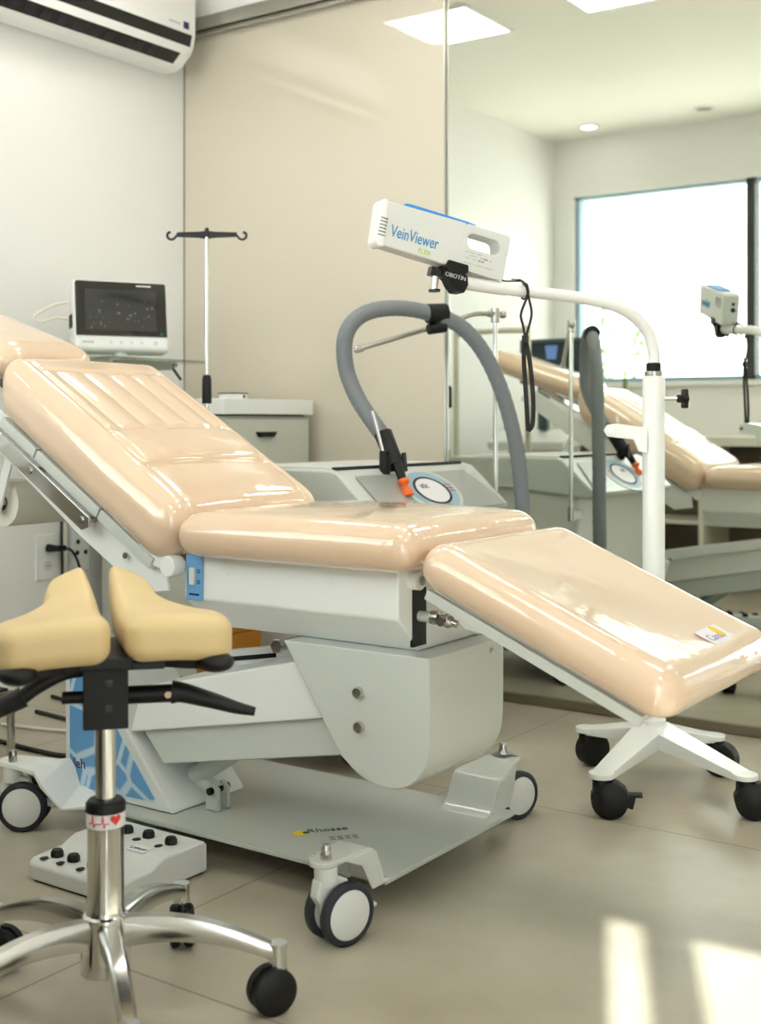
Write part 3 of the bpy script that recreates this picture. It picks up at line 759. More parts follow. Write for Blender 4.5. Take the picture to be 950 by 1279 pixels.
# mechanism
MR = Matrix((vr, -vd, V((0, 0, 1)))).transposed()      # local x = right of view, local y = towards the camera... kept level
b = B(); b.box(C + V((0, 0, 0.568)), (0.078, 0.075, 0.115), MR); b.box(C + V((0, 0, 0.628)), (0.20, 0.16, 0.014), MR); b.box(C + V((0, 0, 0.638)), (0.09, 0.22, 0.02), MR)
b.obox(C + vr * -0.09 + V((0, 0, 0.636)), C + vr * 0.09 + V((0, 0, 0.636)), 0.03, 0.022)
mech = b.done('mechanism', M_black, stool, bev=0.003)
for xx, zz in ((0.005, 0.592), (0.005, 0.548)):
    e = B(); e.cyl(C + vr * xx - vd * 0.037 + V((0, 0, zz)), C + vr * xx - vd * 0.041 + V((0, 0, zz)), 0.008); e.done('bolt', M_blackg, mech, bev=0.001)
def P3(r_, f_, z_): return C + vr * r_ + vd * f_ + V((0, 0, z_))
b = B(); b.cyl(P3(0.03, 0, 0.562), P3(0.115, -0.01, 0.564), 0.016); b.tube([P3(0.115, -0.01, 0.566), P3(0.135, -0.012, 0.564), P3(0.185, -0.02, 0.550), P3(0.228, -0.025, 0.536), P3(0.262, -0.03, 0.528)], lambda t: 0.021 - 0.013 * t, 14, 6)
b.done('lever', M_black, stool)
e = B(); e.cyl(P3(0.108, -0.028, 0.565), P3(0.108, -0.03, 0.565), 0.006); e.done('lever_cap', mat('beige_dot', (214, 190, 160), 0.5), stool)
b = B(); b.tube([P3(-0.03, 0, 0.612), P3(-0.075, -0.005, 0.606), P3(-0.12, -0.01, 0.584), P3(-0.145, -0.012, 0.566)], 0.013, 14, 6); b.tube([P3(-0.14, -0.012, 0.570), P3(-0.17, -0.015, 0.556), P3(-0.215, -0.02, 0.537), P3(-0.25, -0.025, 0.52)], lambda t: 0.019 - 0.008 * t, 14, 6); b.done('lever', M_black, stool)
b = B(); b.cyl(P3(-0.03, 0.0, 0.562), P3(-0.075, 0.0, 0.562), 0.011); b.done('lever', M_black, stool)
# seat halves: sg = +1 right, -1 left (seen from the camera)
rot_ = math.radians(8)
sF = vd * math.cos(rot_) - vr * math.sin(rot_); sR = vr * math.cos(rot_) + vd * math.sin(rot_)
def Q3(r_, f_, z_): return C + sR * (r_ + 0.006) + sF * f_ + V((0, 0, z_))
def lerp_t(tab, t):
    for (a0, v0), (a1, v1) in zip(tab[:-1], tab[1:]):
        if t <= a1: 
            q = (t - a0) / (a1 - a0); q = q * q * (3 - 2 * q); return v0 + (v1 - v0) * q
    return tab[-1][1]
def seat_half(sg):
    L = B()
    hx_, hy_, hz_ = 0.10, 0.165, 0.045
    def fm(p):
        t_ = (p.y + hy_) / (2 * hy_)
        u_ = max(0.0, (p.x + hx_) / (2 * hx_)); v_ = (p.z + hz_) / (2 * hz_)
        f_ = -0.135 + 0.325 * t_
        inner = lerp_t([(0, 0.011), (0.5, 0.013), (1, 0.022)], t_)
        outer = lerp_t([(0, 0.196), (0.28, 0.206), (0.72, 0.105), (1, 0.088)], t_)
        zti = lerp_t([(0, 0.722), (0.35, 0.722), (1, 0.780)], t_); zto = lerp_t([(0, 0.712), (0.4, 0.706), (1, 0.750)], t_)
        zb = lerp_t([(0, 0.636), (0.4, 0.642), (1, 0.690)], t_)
        xr = inner + (outer - inner) * u_
        zt = zti + (zto - zti) * u_ ** 1.5; zbb = zb - 0.012 * u_ ** 3
        wr = 0.0012 * math.sin(75 * xr + 3 * t_) * max(0, 0.8 - v_)
        return Q3(sg * xr, f_ + wr, zbb + (zt - zbb) * v_)
    L.rbox((hx_, hy_, hz_), (0.034, 0.045, 0.030), fm, 0.008)
    L.done('seat_half', M_stoolv, stool, ang=80)
    e = B(); e.sphere(Q3(sg * 0.165, -0.112, 0.632), 0.03, (1.25, 1.0, 0.6)); e.obox(Q3(sg * 0.04, -0.03, 0.632), Q3(sg * 0.15, -0.09, 0.628), 0.03, 0.02); e.done('seat_bracket', M_black, stool)
seat_half(1); seat_half(-1)

# ------------------------------------------------------------------ device stand
SP = V((-1.44, 3.508, 0))
stand = thing('device_stand', SP, 'white four-legged mobile pole stand with curved arm beside the mirror', 'stand')
legs_xy = [(-1.392, 3.035), (-1.075, 3.24), (-1.635, 3.46), (-1.285, 3.59)]
for i, (x, y) in enumerate(legs_xy):
    p1 = V((x, y, 0)); d = p1 - SP; Ln = d.length; d.normalize(); sd = V((-d.y, d.x, 0))
    L = B(); loops = []
    for t_ in (0.0, 0.3, 0.6, 0.88, 1.0):
        p = SP + d * (Ln * t_)
        wt = 0.050 - 0.022 * t_; zt = 0.148 - 0.030 * t_; th_ = 0.055 - 0.036 * t_
        loops.append([p - sd * wt + V((0, 0, zt - th_)), p + sd * wt + V((0, 0, zt - th_)), p + sd * wt + V((0, 0, zt)), p - sd * wt + V((0, 0, zt))])
    L.loft(loops); L.cyl(p1 + V((0, 0, 0.104)), p1 + V((0, 0, 0.119)), 0.034, n=28)
    lg_ = L.done('leg', M_white, stand, bev=0.003)
    td = V((0.55, 0.25 if i < 2 else 0.0, 0)).normalized() if i != 2 else V((0.3, 0.6, 0)).normalized(); ax = V((td.y, -td.x, 0)); R = 0.049
    c = p1 + td * 0.022 + V((0, 0, R))
    K = B()
    K.lathe([(0.0, -0.028), (0.036, -0.028), (R, -0.022), (R, 0.022), (0.036, 0.028), (0.0, 0.030)], c, ax, n=32, caps=False); K.done('caster_wheel', M_black, lg_, ang=40)
    K = B(); K.cyl(p1 + V((0, 0, 0.05)), p1 + V((0, 0, 0.104)), 0.024)
    arc = [(-0.05, 0.045)] + [(0.052 * math.cos(q), 0.048 + 0.052 * math.sin(q)) for q in [math.radians(v_) for v_ in (165, 130, 100, 70, 40, 15)]] + [(0.02, 0.055)]
    K.prism(arc, lambda u_, z_, w_: V((c.x, c.y, 0)) + td * u_ + ax * w_ + V((0, 0, z_)), -0.021, 0.021); K.done('caster_hood', M_black, lg_, bev=0.004)
    if i == 0:
        K = B(); K.obox(c + td * 0.045 + V((0, 0, 0.012)), c + td * 0.085 + V((0, 0, 0.014)), 0.028, 0.009); K.obox(c + td * 0.06 + V((0, 0, 0.01)), c + td * 0.052 + V((0, 0, -0.022)), 0.02, 0.016); K.done('brake_pedal', M_black, lg_, bev=0.002)
b = B(); b.lathe([(0.036, 0.11), (0.036, 0.16), (0.033, 0.165), (0.033, 1.178), (0.030, 1.184)], SP, n=36); b.done('pole', M_white, stand, ang=30)
b = B(); b.lathe([(0.026, 1.18), (0.027, 1.19), (0.027, 1.198), (0.024, 1.20)], SP, n=32); b.done('pole_ring', M_steel, stand)
b = B(); b.lathe([(0.020, 1.195), (0.022, 1.20), (0.022, 1.222), (0.019, 1.224)], SP, n=28); b.done('pole_collar', M_black, stand)
ap = [(-1.44, 3.508, 1.21), (-1.44, 3.508, 1.256), (-1.456, 3.486, 1.325), (-1.503, 3.421, 1.382), (-1.585, 3.308, 1.410), (-1.697, 3.154, 1.424), (-1.780, 3.040, 1.437), (-1.812, 2.996, 1.444)]
b = B(); b.tube(ap, lambda t: 0.0185 - 0.002 * t, 18, 8); arm = b.done('curved_arm', M_devwhite, stand, ang=60)
b = B(); b.tube([(-1.725, 3.115, 1.4285), (-1.76, 3.067, 1.434), (-1.806, 3.004, 1.4425)], 0.0195, 18, 3); b.done('arm_sleeve', M_white, arm)
kd = V((0.822, 0.569, 0))
b = B(); b.cyl(SP + kd * 0.03 + V((0, 0, 1.117)), SP + kd * 0.075 + V((0, 0, 1.117)), 0.006); b.done('knob_stem', M_chrome, stand)
b = B(); ax = kd; o = SP + kd * 0.07 + V((0, 0, 1.117))
b.cyl(o, o + kd * 0.02, 0.012)
kl = []
for hh in (0.016, 0.03):
    kl.append([o + kd * hh + (V((0, 0, 1)) * math.sin(2 * PI * k / 48) + V((-kd.y, kd.x, 0)) * math.cos(2 * PI * k / 48)) * (0.028 + 0.004 * math.cos(6 * 2 * PI * k / 48)) for k in range(48)])
b.loft(kl); b.done('knob', M_black, stand, bev=0.002)
bd = V((-0.9, -0.43, 0)).normalized(); bsd = V((-bd.y, bd.x, 0))
b = B()
pl = [(-0.03, -0.03), (0.10, -0.022), (0.135, -0.014), (0.142, 0.0), (0.135, 0.014), (0.10, 0.022), (-0.03, 0.03)]
b.prism([(0.02, 0.985), (0.02, 1.03), (0.11, 1.043), (0.137, 1.038), (0.147, 1.022), (0.137, 1.004), (0.06, 0.995), (0.045, 0.96), (0.02, 0.955)], lambda a, z, d: SP + bd * a + bsd * d + V((0, 0, z)), -0.036, -0.030)
b.prism([(0.02, 0.985), (0.02, 1.03), (0.11, 1.043), (0.137, 1.038), (0.147, 1.022), (0.137, 1.004), (0.06, 0.995), (0.045, 0.96), (0.02, 0.955)], lambda a, z, d: SP + bd * a + bsd * d + V((0, 0, z)), 0.030, 0.036)
b.prism([(0.02, 1.015), (0.02, 1.03), (0.11, 1.043), (0.11, 1.035)], lambda a, z, d: SP + bd * a + bsd * d + V((0, 0, z)), -0.032, 0.032)
br = b.done('cable_bracket', M_white, stand, bev=0.002)
e = B(); e.cyl(SP + bd * 0.125 + bsd * -0.040 + V((0, 0, 1.022)), SP + bd * 0.125 + bsd * 0.040 + V((0, 0, 1.022)), 0.006); e.done('screw', M_steel, br)

# ------------------------------------------------------------------ vein imaging device on the arm
th_ = math.radians(236)
fx = V((math.cos(th_), math.sin(th_), 0))                 # lens direction in plan
tilt = math.radians(12.3)
DX = (fx * math.cos(tilt) + V((0, 0, math.sin(tilt)))).normalized()   # lens end is the higher end
DZ = (V((0, 0, 1)) - DX * DX.z).normalized()
DS = DZ.cross(DX).normalized()
if DS.dot(V((0.53, -0.849, 0))) < 0: DS = -DS             # side that faces the camera
DC = V((-1.846, 2.957, 1.553))
Ld, Hd, Wd = 0.395, 0.132, 0.066
def dp(x, z, s): return DC + DX * x + DZ * z + DS * s     # x: 0.5L = lens end
dev = thing('vein_imager', DC - V((0, 0, 0.08)), 'white handheld vein viewing device clamped on the curved arm, blue lettering', 'medical imager')
# outline with a grip hole: outer loop lofted ring around the hole for the handle part
hxL, hzL = Ld / 2, Hd / 2
body = B()
xb = -0.055     # where the solid body ends and the handle begins
outl = [(hxL - 0.006, hzL - 0.004), (xb, hzL), (xb, -hzL), (hxL - 0.012, -hzL + 0.004), (hxL, -hzL + 0.016), (hxL + 0.004, hzL - 0.016)]
body.prism(outl, lambda a, b_, d: dp(a, b_, d), -Wd / 2, Wd / 2)
bodyo = body.done('body', M_lightgrey, dev, bev=0.005, seg=3)
b = B(); b.prism([(hxL - 0.011, hzL - 0.001), (hxL - 0.024, -hzL + 0.001), (hxL - 0.010, -hzL), (hxL + 0.003, -hzL + 0.012), (hxL + 0.009, hzL - 0.012), (hxL + 0.002, hzL)], lambda a, b_, d: dp(a, b_, d), -Wd / 2 - 0.002, Wd / 2 + 0.002); front = b.done('lens_housing', M_devwhite, dev, bev=0.006, seg=3)
e = B()
for k in range(6): e.obox(dp(hxL - 0.019, 0.012 - k * 0.0095, Wd / 2 + 0.0015), dp(hxL + 0.002, 0.012 - k * 0.0095, Wd / 2 + 0.001), 0.004, 0.002, up=DZ)
e.done('vent_slot', M_rubber, front)
# handle: loop around a rounded hole, built as a ring of quads between inner and outer outline
def rr(cx, cz, hx_, hz_, r_, n=8):
    out = []
    for qx, qz, a0 in ((1, 1, 0), (-1, 1, 90), (-1, -1, 180), (1, -1, 270)):
        for k in range(n + 1):
            a = math.radians(a0 + 90 * k / n)
            out.append((cx + qx * (hx_ - r_) + r_ * math.cos(a), cz + qz * (hz_ - r_) + r_ * math.sin(a)))
    return out
x0h, x1h = -hxL, xb + 0.003
cxh = (x0h + x1h) / 2; hhx = (x1h - x0h) / 2
outer = rr(cxh, 0, hhx, hzL, 0.012)
inner = rr(cxh + 0.008, 0.021, 0.052, 0.021, 0.020)
hb = B()
rings = []
for loop, d in ((outer, -Wd / 2), (outer, Wd / 2), (inner, Wd / 2 - 0.0), (inner, -Wd / 2)):
    rings.append([hb.bm.verts.new(dp(a, z, d)) for a, z in loop])
rings.append(rings[0])
hb.ring_faces(rings, True, False)
hnd = hb.done('handle', M_lightgrey, dev, bev=0.003)
e = B(); e.prism([(0.135, hzL - 0.002), (-0.085, hzL - 0.002), (-0.085, hzL + 0.004), (-0.06, hzL + 0.006), (0.12, hzL + 0.007), (0.135, hzL + 0.004)], lambda a, b_, d: dp(a, b_, d), -0.022, Wd / 2 - 0.006); tb = plab(e.done('top_strip', M_bluel, dev, bev=0.001), 'bright blue strip along the top')
rightv = -DX
e = B(); e.text('VeinViewer', 0.047, dp(hxL - 0.034, -0.031, Wd / 2 + 0.0003), rightv, DZ, 0.0009, sx=0.66); e.done('lettering', M_text, bodyo)
e = B(); e.text('FLEX', 0.019, dp(hxL - 0.124, -0.054, Wd / 2 + 0.0003), rightv, DZ, 0.0007, sx=0.95); e.done('model_lettering', M_green, bodyo)
e = B(); e.text('VeinViewer', 0.047, dp(0.02, -0.020, -Wd / 2 - 0.0003), DX, DZ, 0.0009, sx=0.66); e.done('lettering', M_text, bodyo)
e = B(); random.seed(3)
for row, (zz, n) in enumerate(((-0.012, 14), (-0.0205, 22), (-0.029, 18), (-0.043, 26))):
    xx = -0.068
    for k in range(n):
        wv = random.uniform(0.001, 0.0032)
        if random.random() < 0.7: e.obox(dp(xx, zz, Wd / 2 + 0.0002), dp(xx - wv, zz, Wd / 2 + 0.0002), 0.0006, 0.0042 if row in (1, 2) and k > n * 0.5 else 0.0016, up=DZ)
        xx -= wv + 0.0014
e.done('rating_print', M_ttext, hnd)
e = B(); e.cyl(dp(-hxL + 0.004, 0.0, 0.008), dp(-hxL - 0.005, 0.0, 0.008), 0.010); e.cyl(dp(-hxL + 0.004, 0.025, 0.008), dp(-hxL - 0.004, 0.025, 0.008), 0.007); e.done('end_button', M_rubber, hnd, bev=0.001)
# clamp
cxx = -0.045
b = B(); b.prism([(0.032, 0.0), (0.026, 0.022), (-0.036, 0.022), (-0.04, 0.004), (-0.03, -0.01), (0.02, -0.01)], lambda a, z, d: dp(cxx + a, -hzL - 0.006 + z, d), -0.038, 0.042)
b.prism([(0.03, -0.004), (-0.045, -0.004), (-0.052, -0.03), (-0.045, -0.055), (-0.022, -0.058), (-0.004, -0.045), (0.01, -0.028), (0.03, -0.020)], lambda a, z, d: dp(cxx + a, -hzL - 0.006 + z, d), -0.026, 0.030)
clp = b.done('clamp', M_black, dev, bev=0.003)
e = B(); e.box(dp(cxx + 0.045, -hzL - 0.022, 0.006), (0.036, 0.03, 0.026), Matrix((DX, DS, DZ)).transposed()); e.done('clamp_jaw', M_blackg, clp, bev=0.002)
e = B(); e.cyl(dp(cxx + 0.04, -hzL - 0.07, 0.012), dp(cxx + 0.038, -hzL - 0.078, 0.012), 0.017, n=20); e.done('clamp_knob', M_blackg, clp, bev=0.002)
e = B(); e.cyl(dp(cxx + 0.044, -hzL - 0.035, 0.012), dp(cxx + 0.040, -hzL - 0.071, 0.012), 0.009); e.done('clamp_screw', M_chrome, clp)
e = B(); e.text('OBOTIN', 0.017, dp(cxx + 0.024, -hzL - 0.028, 0.0303), rightv, DZ, 0.0003); e.done('clamp_lettering', M_label, clp)
# wrist strap: its own thing, hanging over the arm
b = B()
hk = dp(-hxL - 0.005, -hzL + 0.012, 0.01)
am = V((-1.690, 3.163, 1.4235)); adir = V((-0.59, -0.81, 0.075)).normalized()
b.tube([hk, hk - DX * 0.010 + V((0, 0, -0.004)), am + adir * 0.008 + V((0, 0, 0.028)), am + V((0, 0, 0.0235))], 0.0022, 8, 6)
b.torus(am, adir, 0.0225, 0.0028, 28, 8)
fwd = V((0.53, -0.849, 0))
sidev = V((0.849, 0.53, 0))
top = am + fwd * 0.030 + V((0, 0, 0.008))
kn = top + V((0, 0, -0.147))
b.ribbon([am + adir * 0.04 + V((0, 0, 0.030)), am + adir * 0.012 + V((0, 0, 0.030)), top + sidev * -0.004 + V((0, 0, 0.010)), top + sidev * 0.004, top + sidev * 0.008 + V((0, 0, -0.02)), top + sidev * -0.012 + V((0, 0, -0.075)), top + sidev * -0.006 + V((0, 0, -0.11)), kn], 0.007, 0.0022, sidev)
b.ribbon([top + sidev * 0.004 + V((0, 0, 0.003)), top + sidev * 0.010 + V((0, 0, -0.03)), top + sidev * 0.018 + V((0, 0, -0.075)), top + sidev * 0.008 + V((0, 0, -0.12)), kn], 0.007, 0.0022, sidev)
b.box(kn, (0.016, 0.012, 0.02))
b.ribbon([kn, kn + sidev * -0.004 + V((0, 0, -0.06)), kn + sidev * 0.002 + V((0, 0, -0.16)), kn + sidev * 0.008 + V((0, 0, -0.262))], 0.013, 0.0022, sidev)
b.ribbon([kn, kn + sidev * 0.012 + V((0, 0, -0.06)), kn + sidev * 0.022 + V((0, 0, -0.16)), kn + sidev * 0.021 + V((0, 0, -0.24)), kn + sidev * 0.008 + V((0, 0, -0.264))], 0.013, 0.0022, sidev)
tag(b.done('wrist_strap', M_black, ang=60), 'black wrist strap dangling from the device arm', 'strap')

# ------------------------------------------------------------------ cold air machine with hose
mc = thing('cooling_machine', (-2.4, 3.34, 0), 'light grey skin cooling machine with grey hose, behind the chair beside the mirror', 'cooling machine')
MY0, MY1 = 2.95, 3.745
b = B(); b.prism([(-2.74, 0.79), (-2.74, 0.895), (-2.72, 0.905), (-2.235, 0.905), (-2.205, 0.897), (-2.065, 0.772), (-2.06, 0.755), (-2.09, 0.745), (-2.35, 0.77)], lambda a, z, d: (a, d, z), MY0, MY1); cons = b.done('console', M_mach, mc, bev=0.01, seg=3)
b = B(); b.prism([(-2.70, 0.16), (-2.70, 0.80), (-2.15, 0.76), (-2.15, 0.16)], lambda a, z, d: (a, d, z), MY0 + 0.03, MY1 - 0.03); b.done('cabinet_body', M_lightgrey, mc, bev=0.02, seg=3)
b = B(); b.bb(-2.72, -2.13, MY0 + 0.01, MY1 - 0.01, 0.115, 0.165); b.done('navy_base', M_navy, mc, bev=0.006)
SU = V((0.14, 0, -0.125)).normalized(); SN = V((0.125, 0, 0.14)).normalized()
sc_ = V((-2.120, 3.345, 0.826))
def ringd(r0, r1, h):
    e = B(); e.lathe([(r0, 0), (r1, 0), (r1, h), (r0, h)], sc_ + SN * 0.0005, SN, n=56, caps=False, scale=(1.5, 1.0)); return e
pn_ = B(); pn_.prism([(-0.085, -0.33), (0.088, -0.33), (0.088, 0.36), (0.04, 0.36), (-0.085, 0.30)], lambda a, y_, d: sc_ + SU * a + V((0, y_, 0)) + SN * d, -0.001, 0.002); dispf = pn_.done('display_fascia', M_machd, cons)
ringd(0.086, 0.098, 0.004).done('outer_ring', M_mach, dispf)
ringd(0.062, 0.086, 0.0035).done('middle_ring', M_bluegrey, dispf)
ringd(0.054, 0.062, 0.0045).done('inner_ring', M_rubber, dispf)
ringd(0.0, 0.054, 0.004).done('dial_face', M_label, dispf)
e = B(); e.text('stic', 0.034, sc_ + V((0, -0.05, 0)) + SN * 0.005 - SU * 0.012, (0, 1, 0), -SU, 0.0003); e.done('dial_lettering', M_dark, dispf)
e = B()
for k in range(3): e.obox(sc_ + V((0, 0.093, 0)) + SU * (-0.02 + 0.014 * k) + SN * 0.0055, sc_ + V((0, 0.128, 0)) + SU * (-0.02 + 0.014 * k) + SN * 0.0055, 0.004, 0.001, up=SN)
e.done('red_marking', mat('muted_red', (190, 110, 110), 0.5), dispf)
e = B(); e.bb(-2.6, -2.24, MY0 + 0.05, MY1 - 0.05, 0.905, 0.909); e.done('top_lid', M_lightgrey, cons, bev=0.001)
e = B(); e.bb(-2.238, -2.222, MY0 + 0.02, MY1 - 0.05, 0.900, 0.9115); e.done('lid_seal', M_rubber, cons, bev=0.001)
for (x, y) in ((-2.22, 3.68), (-2.22, 3.02), (-2.62, 3.68), (-2.62, 3.02)):
    k = B(); k.cyl((x, y, 0.08), (x, y, 0.118), 0.018); k.lathe([(0.0, -0.016), (0.036, -0.016), (0.036, 0.016), (0, 0.016)], (x + 0.01, y + 0.03, 0.052), (0, 1, 0), n=28, caps=False); cst = k.done('caster', M_lightgrey, mc, bev=0.002)
    k = B(); k.lathe([(0.036, -0.016), (0.048, -0.016), (0.052, -0.010), (0.052, 0.010), (0.048, 0.016), (0.036, 0.016), (0.036, -0.016)], (x + 0.01, y + 0.03, 0.052), (0, 1, 0), n=32, caps=False); k.done('tyre', M_tyre, cst, ang=50)
# pole and cross rod
hd = V((-0.23, -0.40, 0)).normalized()
PX, PY = -2.14, 3.79
b = B(); b.cyl((PX, PY, 0.70), (PX, PY, 1.43), 0.0085); pole = b.done('support_pole', M_chrome, mc)
b = B(); b.cyl((PX, PY, 0.66), (PX, PY, 0.715), 0.014); b.bb(PX - 0.014, PX + 0.014, MY1 - 0.04, PY, 0.665, 0.70); b.done('pole_socket', M_steel, mc, bev=0.002)
j0 = V((PX, PY, 1.425)); j1 = j0 + hd * 0.53 + V((0, 0, -0.138))
jm = j0 + hd * 0.09 + V((0, 0, -0.005))
b = B(); b.tube([j0, jm, j0 + hd * 0.17 + V((0, 0, -0.034)), j0 + hd * 0.3 + V((0, 0, -0.07)), j1], 0.0085, 14, 6); b.sphere(j1, 0.013); b.cyl(j1, j1 + hd * -0.02 + V((0, 0, 0.005)), 0.012)
b.done('cross_rod', M_steel, mc)
b = B(); b.cyl(j0 + V((0, 0, -0.03)), j0 + V((0, 0, 0.02)), 0.016); b.cyl(j0 + V((0.0, 0.0, 0)) - hd * 0.028, j0 + hd * 0.03, 0.013); b.sphere(j0 - hd * 0.03, 0.015); b.done('rod_joint', M_steel, mc, bev=0.002)
hose = [(-2.16, 3.70, 0.36), (-2.07, 3.775, 0.40), (-2.025, 3.785, 0.52), (-2.026, 3.78, 0.72), (-2.036, 3.762, 0.93), (-2.062, 3.717, 1.121), (-2.099, 3.652, 1.270), (-2.145, 3.572, 1.365), (-2.201, 3.476, 1.405), (-2.26, 3.373, 1.420), (-2.315, 3.277, 1.405), (-2.348, 3.221, 1.362), (-2.360, 3.199, 1.297), (-2.355, 3.207, 1.207), (-2.315, 3.215, 1.117), (-2.255, 3.225, 1.035), (-2.215, 3.225, 0.990)]
b = B(); b.tube(hose, lambda t: 0.0262 + 0.0008 * math.sin(t * 900), 20, 14); hs = b.done('hose', M_hose, mc, ang=70)
nz = [(-2.227, 3.225, 1.012), (-2.207, 3.222, 0.985), (-2.168, 3.210, 0.912)]
b = B(); b.cyl(nz[0], nz[2], 0.030, 0.027); b.cyl(V(nz[2]) + V((-0.0, 0, 0.02)), (-2.133, 3.195, 0.868), 0.018, 0.013); b.done('hose_end', M_black, mc, bev=0.002)
b = B(); b.cyl(V(nz[2]) + camr * -0.035 + V((0, 0, -0.03)), V(nz[2]) + camr * -0.035 + V((0, 0, 0.045)), 0.017); b.box(V(nz[2]) + camr * -0.02 + V((0, 0, 0.005)), (0.03, 0.03, 0.05)); b.obox(V(nz[2]) + camr * 0.03 + V((0, 0, -0.02)), V(nz[2]) + camr * 0.024 + V((0, 0, 0.04)), 0.02, 0.008, up=(1, 0, 0)); b.done('hose_clip', M_black, mc, bev=0.003)
b = B(); b.cyl(V(nz[2]) + camr * -0.036 + V((0, 0, 0.03)), V(nz[2]) + camr * -0.075 + V((0, 0, 0.17)), 0.0055); b.done('hose_rod', M_chrome, mc)
b = B(); b.lathe([(0.012, 0.0), (0.018, 0.004), (0.0185, 0.014), (0.010, 0.022), (0.009, 0.027), (0.020, 0.042), (0.021, 0.055), (0.010, 0.058)], (-2.131, 3.194, 0.872), V((0.022, 0.0, -0.06)), n=24); b.done('nozzle', M_orange, mc, ang=60)
hc = V((-2.192, 3.492, 1.398))
b = B(); b.cyl(hc - hd * 0.032 + V((0, 0, 0.012)), hc + hd * 0.038 + V((0, 0, 0.008)), 0.033, n=24); b.cyl(hc - hd * 0.03 + V((0, 0, -0.034)), hc + hd * 0.035 + V((0, 0, -0.044)), 0.018); b.box(hc + V((0, 0, -0.022)), (0.03, 0.03, 0.03)); b.done('hose_holder', M_black, mc, bev=0.003)

# ------------------------------------------------------------------ infusion stand
IV = V((-3.020, 3.270, 0))
iv = thing('infusion_stand', IV, 'chrome infusion pole with black two-hook top in the corner', 'infusion stand')
b = B(); b.cyl(IV + V((0, 0, 1.1390)), IV + V((0, 0, 1.7134)), 0.0076); b.done('upper_rod', M_chrome, iv)
b = B(); b.cyl(IV + V((0, 0, 1.1123)), IV + V((0, 0, 1.1524)), 0.017, 0.017); b.lathe([(0.017, 1.15), (0.016, 1.205), (0.012, 1.214), (0.008, 1.215)], IV, n=24, caps=False); b.done('clamp_grip', M_black, iv)
b = B(); b.cyl(IV + V((0, 0, 0.09)), IV + V((0, 0, 1.1212)), 0.0125); b.done('lower_tube', M_chrome, iv)
b = B(); b.lathe([(0.026, 0.07), (0.026, 0.11), (0.015, 0.13)], IV, n=20)
for k in range(5):
    a = 2 * PI * k / 5 + 0.3; d = V((math.cos(a), math.sin(a), 0)); b.obox(IV + d * 0.02 + V((0, 0, 0.095)), IV + d * 0.17 + V((0, 0, 0.062)), 0.022, 0.02)
bse = b.done('star_base', M_steel, iv, bev=0.003)
for k in range(5):
    a = 2 * PI * k / 5 + 0.3; d = V((math.cos(a), math.sin(a), 0)); p = IV + d * 0.16
    e = B(); e.cyl(p + V((-d.y * 0.011, d.x * 0.011, 0.025)), p + V((d.y * 0.011, -d.x * 0.011, 0.025)), 0.025); e.cyl(p + V((0, 0, 0.03)), p + V((0, 0, 0.06)), 0.008); e.done('caster', M_black, bse, bev=0.002)
b = B(); b.cyl(IV + V((0, 0, 1.7045)), IV + V((0, 0, 1.7375)), 0.013, 0.006)
for sg in (-1, 1):
    b.loft([[IV + camr * (sg * x) + vd * yy + V((0, 0, 1.715 + zz)) for yy, zz in ((-0.006, -h_), (0.006, -h_), (0.006, h_ * 0.7), (-0.006, h_ * 0.7))] for x, h_ in ((0.006, 0.016), (0.03, 0.012), (0.107, 0.009))])
    b.tube([IV + camr * (sg * 0.0997) + V((0, 0, 1.7152)), IV + camr * (sg * 0.1086) + V((0, 0, 1.7090)), IV + camr * (sg * 0.1158) + V((0, 0, 1.7001)), IV + camr * (sg * 0.1291) + V((0, 0, 1.6965)), IV + camr * (sg * 0.1398) + V((0, 0, 1.7054)), IV + camr * (sg * 0.1389) + V((0, 0, 1.7179)), IV + camr * (sg * 0.1291) + V((0, 0, 1.7232))], 0.0045, 8, 5)
b.done('hook_bar', M_rubber, iv)

# ------------------------------------------------------------------ drawer cabinet in the corner
cb = thing('drawer_cabinet', (-3.5, 3.74, 0), 'low grey drawer cabinet with thick white top in the corner by the cream panel', 'cabinet')
b = B(); b.bb(-3.81, -3.170, 3.50, 4.03, 0.06, 1.070); b.done('carcass', M_cab, cb, bev=0.003)
b = B(); b.bb(-3.82, -3.135, 3.49, 4.035, 1.076, 1.136); b.done('top_board', M_white, cb, bev=0.004)
b = B(); b.bb(-3.80, -3.175, 3.51, 4.02, 1.068, 1.078); b.done('shadow_gap', M_rubber, cb)
b = B(); b.bb(-3.80, -3.19, 3.51, 4.02, 0.0, 0.062); b.done('plinth', M_black, cb)
for z0, z1 in ((0.80, 1.06), (0.54, 0.79), (0.28, 0.53), (0.07, 0.27)):
    d_ = B(); d_.bb(-3.171, -3.150, 3.505, 4.025, z0, z1); dr = d_.done('drawer', M_cab, cb, bev=0.003)
    h_ = B(); zc = z1 - 0.062; h_.loft([[(-3.150 + dd, 3.745 + sx_ * 0.06 * f, zc + zz) for sx_, zz in ((-1, 0.010), (1, 0.010), (0.7, -0.010), (-0.7, -0.010))] for dd, f in ((0.0, 1), (0.018, 0.95))]); h_.done('handle', M_black, dr, bev=0.002)
b = B(); b.bb(-3.262, -3.185, 3.60, 3.68, 1.136, 1.158); o = tag(b.done('dispenser_box', M_white, bev=0.003), 'small white box on the drawer cabinet top', 'box')
e = B(); e.bb(-3.264, -3.183, 3.598, 3.682, 1.156, 1.160); e.done('lid', M_rubber, o); e = B(); e.cyl((-3.186, 3.66, 1.146), (-3.183, 3.66, 1.146), 0.006); e.done('button', M_black, o)

